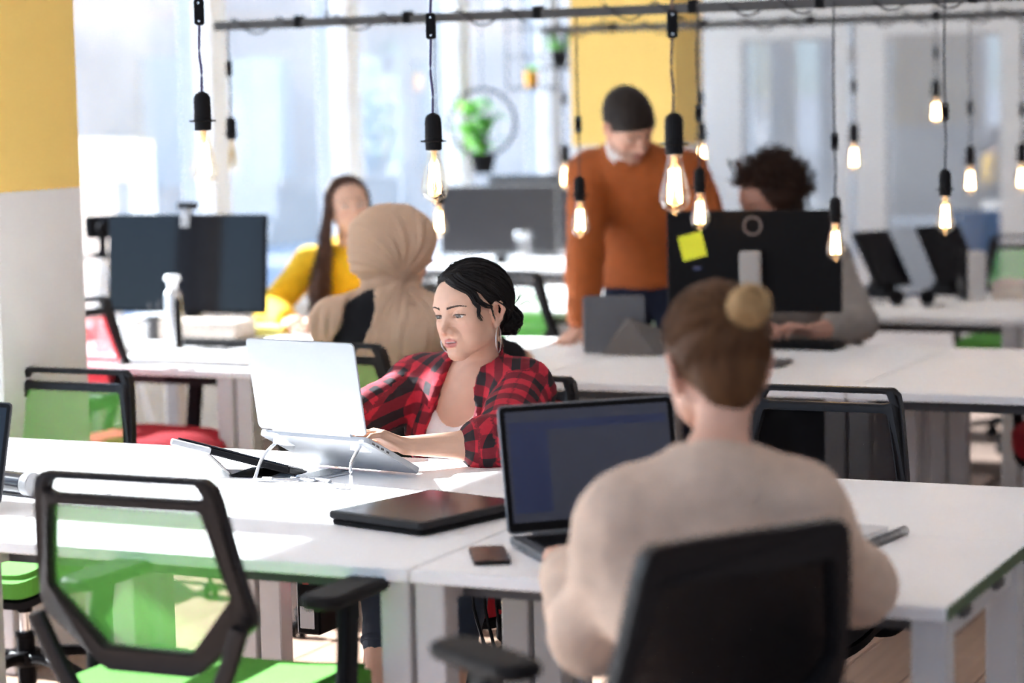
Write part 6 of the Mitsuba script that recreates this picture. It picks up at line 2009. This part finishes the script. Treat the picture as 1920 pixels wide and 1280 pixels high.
def bulb(label, x, y, z, sw=None, top=None, cord='mat_cord', lit=True, bow=0.003, s=1.0, ry=None):
    """A pendant: z is the height of the socket's lower rim, sw of its switch, top of the cord's upper end."""
    t = thing('pendant_bulb', label, 'light bulb', 'pendant bulbs over the desks')
    W = at_place(x, y, z + 0.02 * s, 24.9) @ T().scale([s, s, s])
    part(t, 'socket', _sock, None, W)
    part(t, 'socket_ring', _ring, None, W)
    part(t, 'glass', _gl, None, W @ T().translate([0, 0, -0.016]))
    part(t, 'stem', _stem, None, W @ T().translate([0, 0, -0.016]))
    if lit:
        part(t, 'filament', _filament, 'mat_filament_off', W @ T().translate([0, 0, -0.016]), emitter={'type': 'area', 'radiance': {'type': 'rgb', 'value': list(LAMP)}}, label='glowing filament')
    else:
        part(t, 'filament', _filament, 'mat_filament_off', W @ T().translate([0, 0, -0.016]))
    zt = z + 0.02 * s + 0.058 * s
    r = np.random.default_rng(int(abs(x * 1000)))
    top = top or 1.90
    pts = [(x, y, zt), (x + 0.001, y, zt + 0.05)]
    if sw:
        pts += [(x + bow, y, (zt + sw) / 2), (x, y, sw - 0.02), (x, y, sw + 0.03), (x - bow * 0.8, y, (sw + top) / 2)]
    else:
        pts += [(x + bow, y, zt + (top - zt) * 0.5)]
    pts += [(x, y, top - 0.03), (x, y if ry is None else ry, top)]
    part(t, 'cord', tube(spline(pts, 6), 0.0031, 8), cord)
    if sw:
        k = part(t, 'switch', _switch, None, T().translate([x, y, sw]).rotate([0, 0, 1], 24.9).rotate([1, 0, 0], 90))
        for dz in (-0.019, 0.019):
            part(k, 'screw', _screw, None, T().translate([x, y, sw + dz]).rotate([0, 0, 1], 24.9).rotate([1, 0, 0], 90).translate([0, 0, 0.0064]))


bulb('lit pendant bulb nearest the yellow pillar, on a purple cord', -2.692, 4.275, 1.574, 1.822, 1.92, 'mat_cord_purple', bow=-0.003)
bulb('lit pendant bulb hanging before the window left of the headscarf, switch against the rail', -2.294, 4.566, 1.520, 1.785, 1.92, 'mat_cord_purple', bow=-0.003, s=0.98)
bulb('largest lit pendant bulb, before the orange sweater of the standing man', -1.656, 4.345, 1.511, 1.764, 1.92, 'mat_cord_brown', bow=-0.003)
bulb('unlit pendant bulb hanging from the left end of the middle rail', -4.356, 7.10, 1.510, 1.757, 1.905, lit=False, s=0.97)
bulb('lit pendant bulb just above the headscarf, below the purple-corded one', -3.554, 7.10, 1.285, 1.52, 1.905, s=0.97)
bulb('lit pendant bulb before the left arm of the orange sweater, by the yellow pillar', -3.038, 7.10, 1.293, 1.543, 1.905, 'mat_cord_brown')
bulb('lit pendant bulb at the top left corner of the monitor with the yellow note', -2.621, 7.10, 1.318, 1.572, 1.905, bow=0.005)
bulb('lit pendant bulb before the right end of the monitor with the yellow note', -2.173, 7.10, 1.223, 1.477, 1.905)
bulb('lit pendant bulb before the right-hand glazed door, nearest of the three there', -1.825, 7.10, 1.307, 1.562, 1.905)
bulb('far lit pendant bulb left of the orange sweater, before the white wall', -4.191, 9.64, 1.347, 1.63, 1.932)
bulb('far lit pendant bulb behind the right shoulder of the orange sweater', -3.546, 9.64, 1.433, 1.62, 1.932)
bulb('far lit pendant bulb between the two glazed doors', -2.867, 9.64, 1.42, 1.654, 1.932)
bulb('highest of the far lit pendant bulbs before the right-hand glazed door', -2.766, 10.60, 1.599, 1.803, ZC)
bulb('far lit pendant bulb before the right frame of the right-hand glazed door', -2.373, 9.64, 1.32, 1.556, 1.932)
bulb('far lit pendant bulb cut off by the right edge of the photo', -2.160, 9.64, 1.329, 1.546, 1.932)
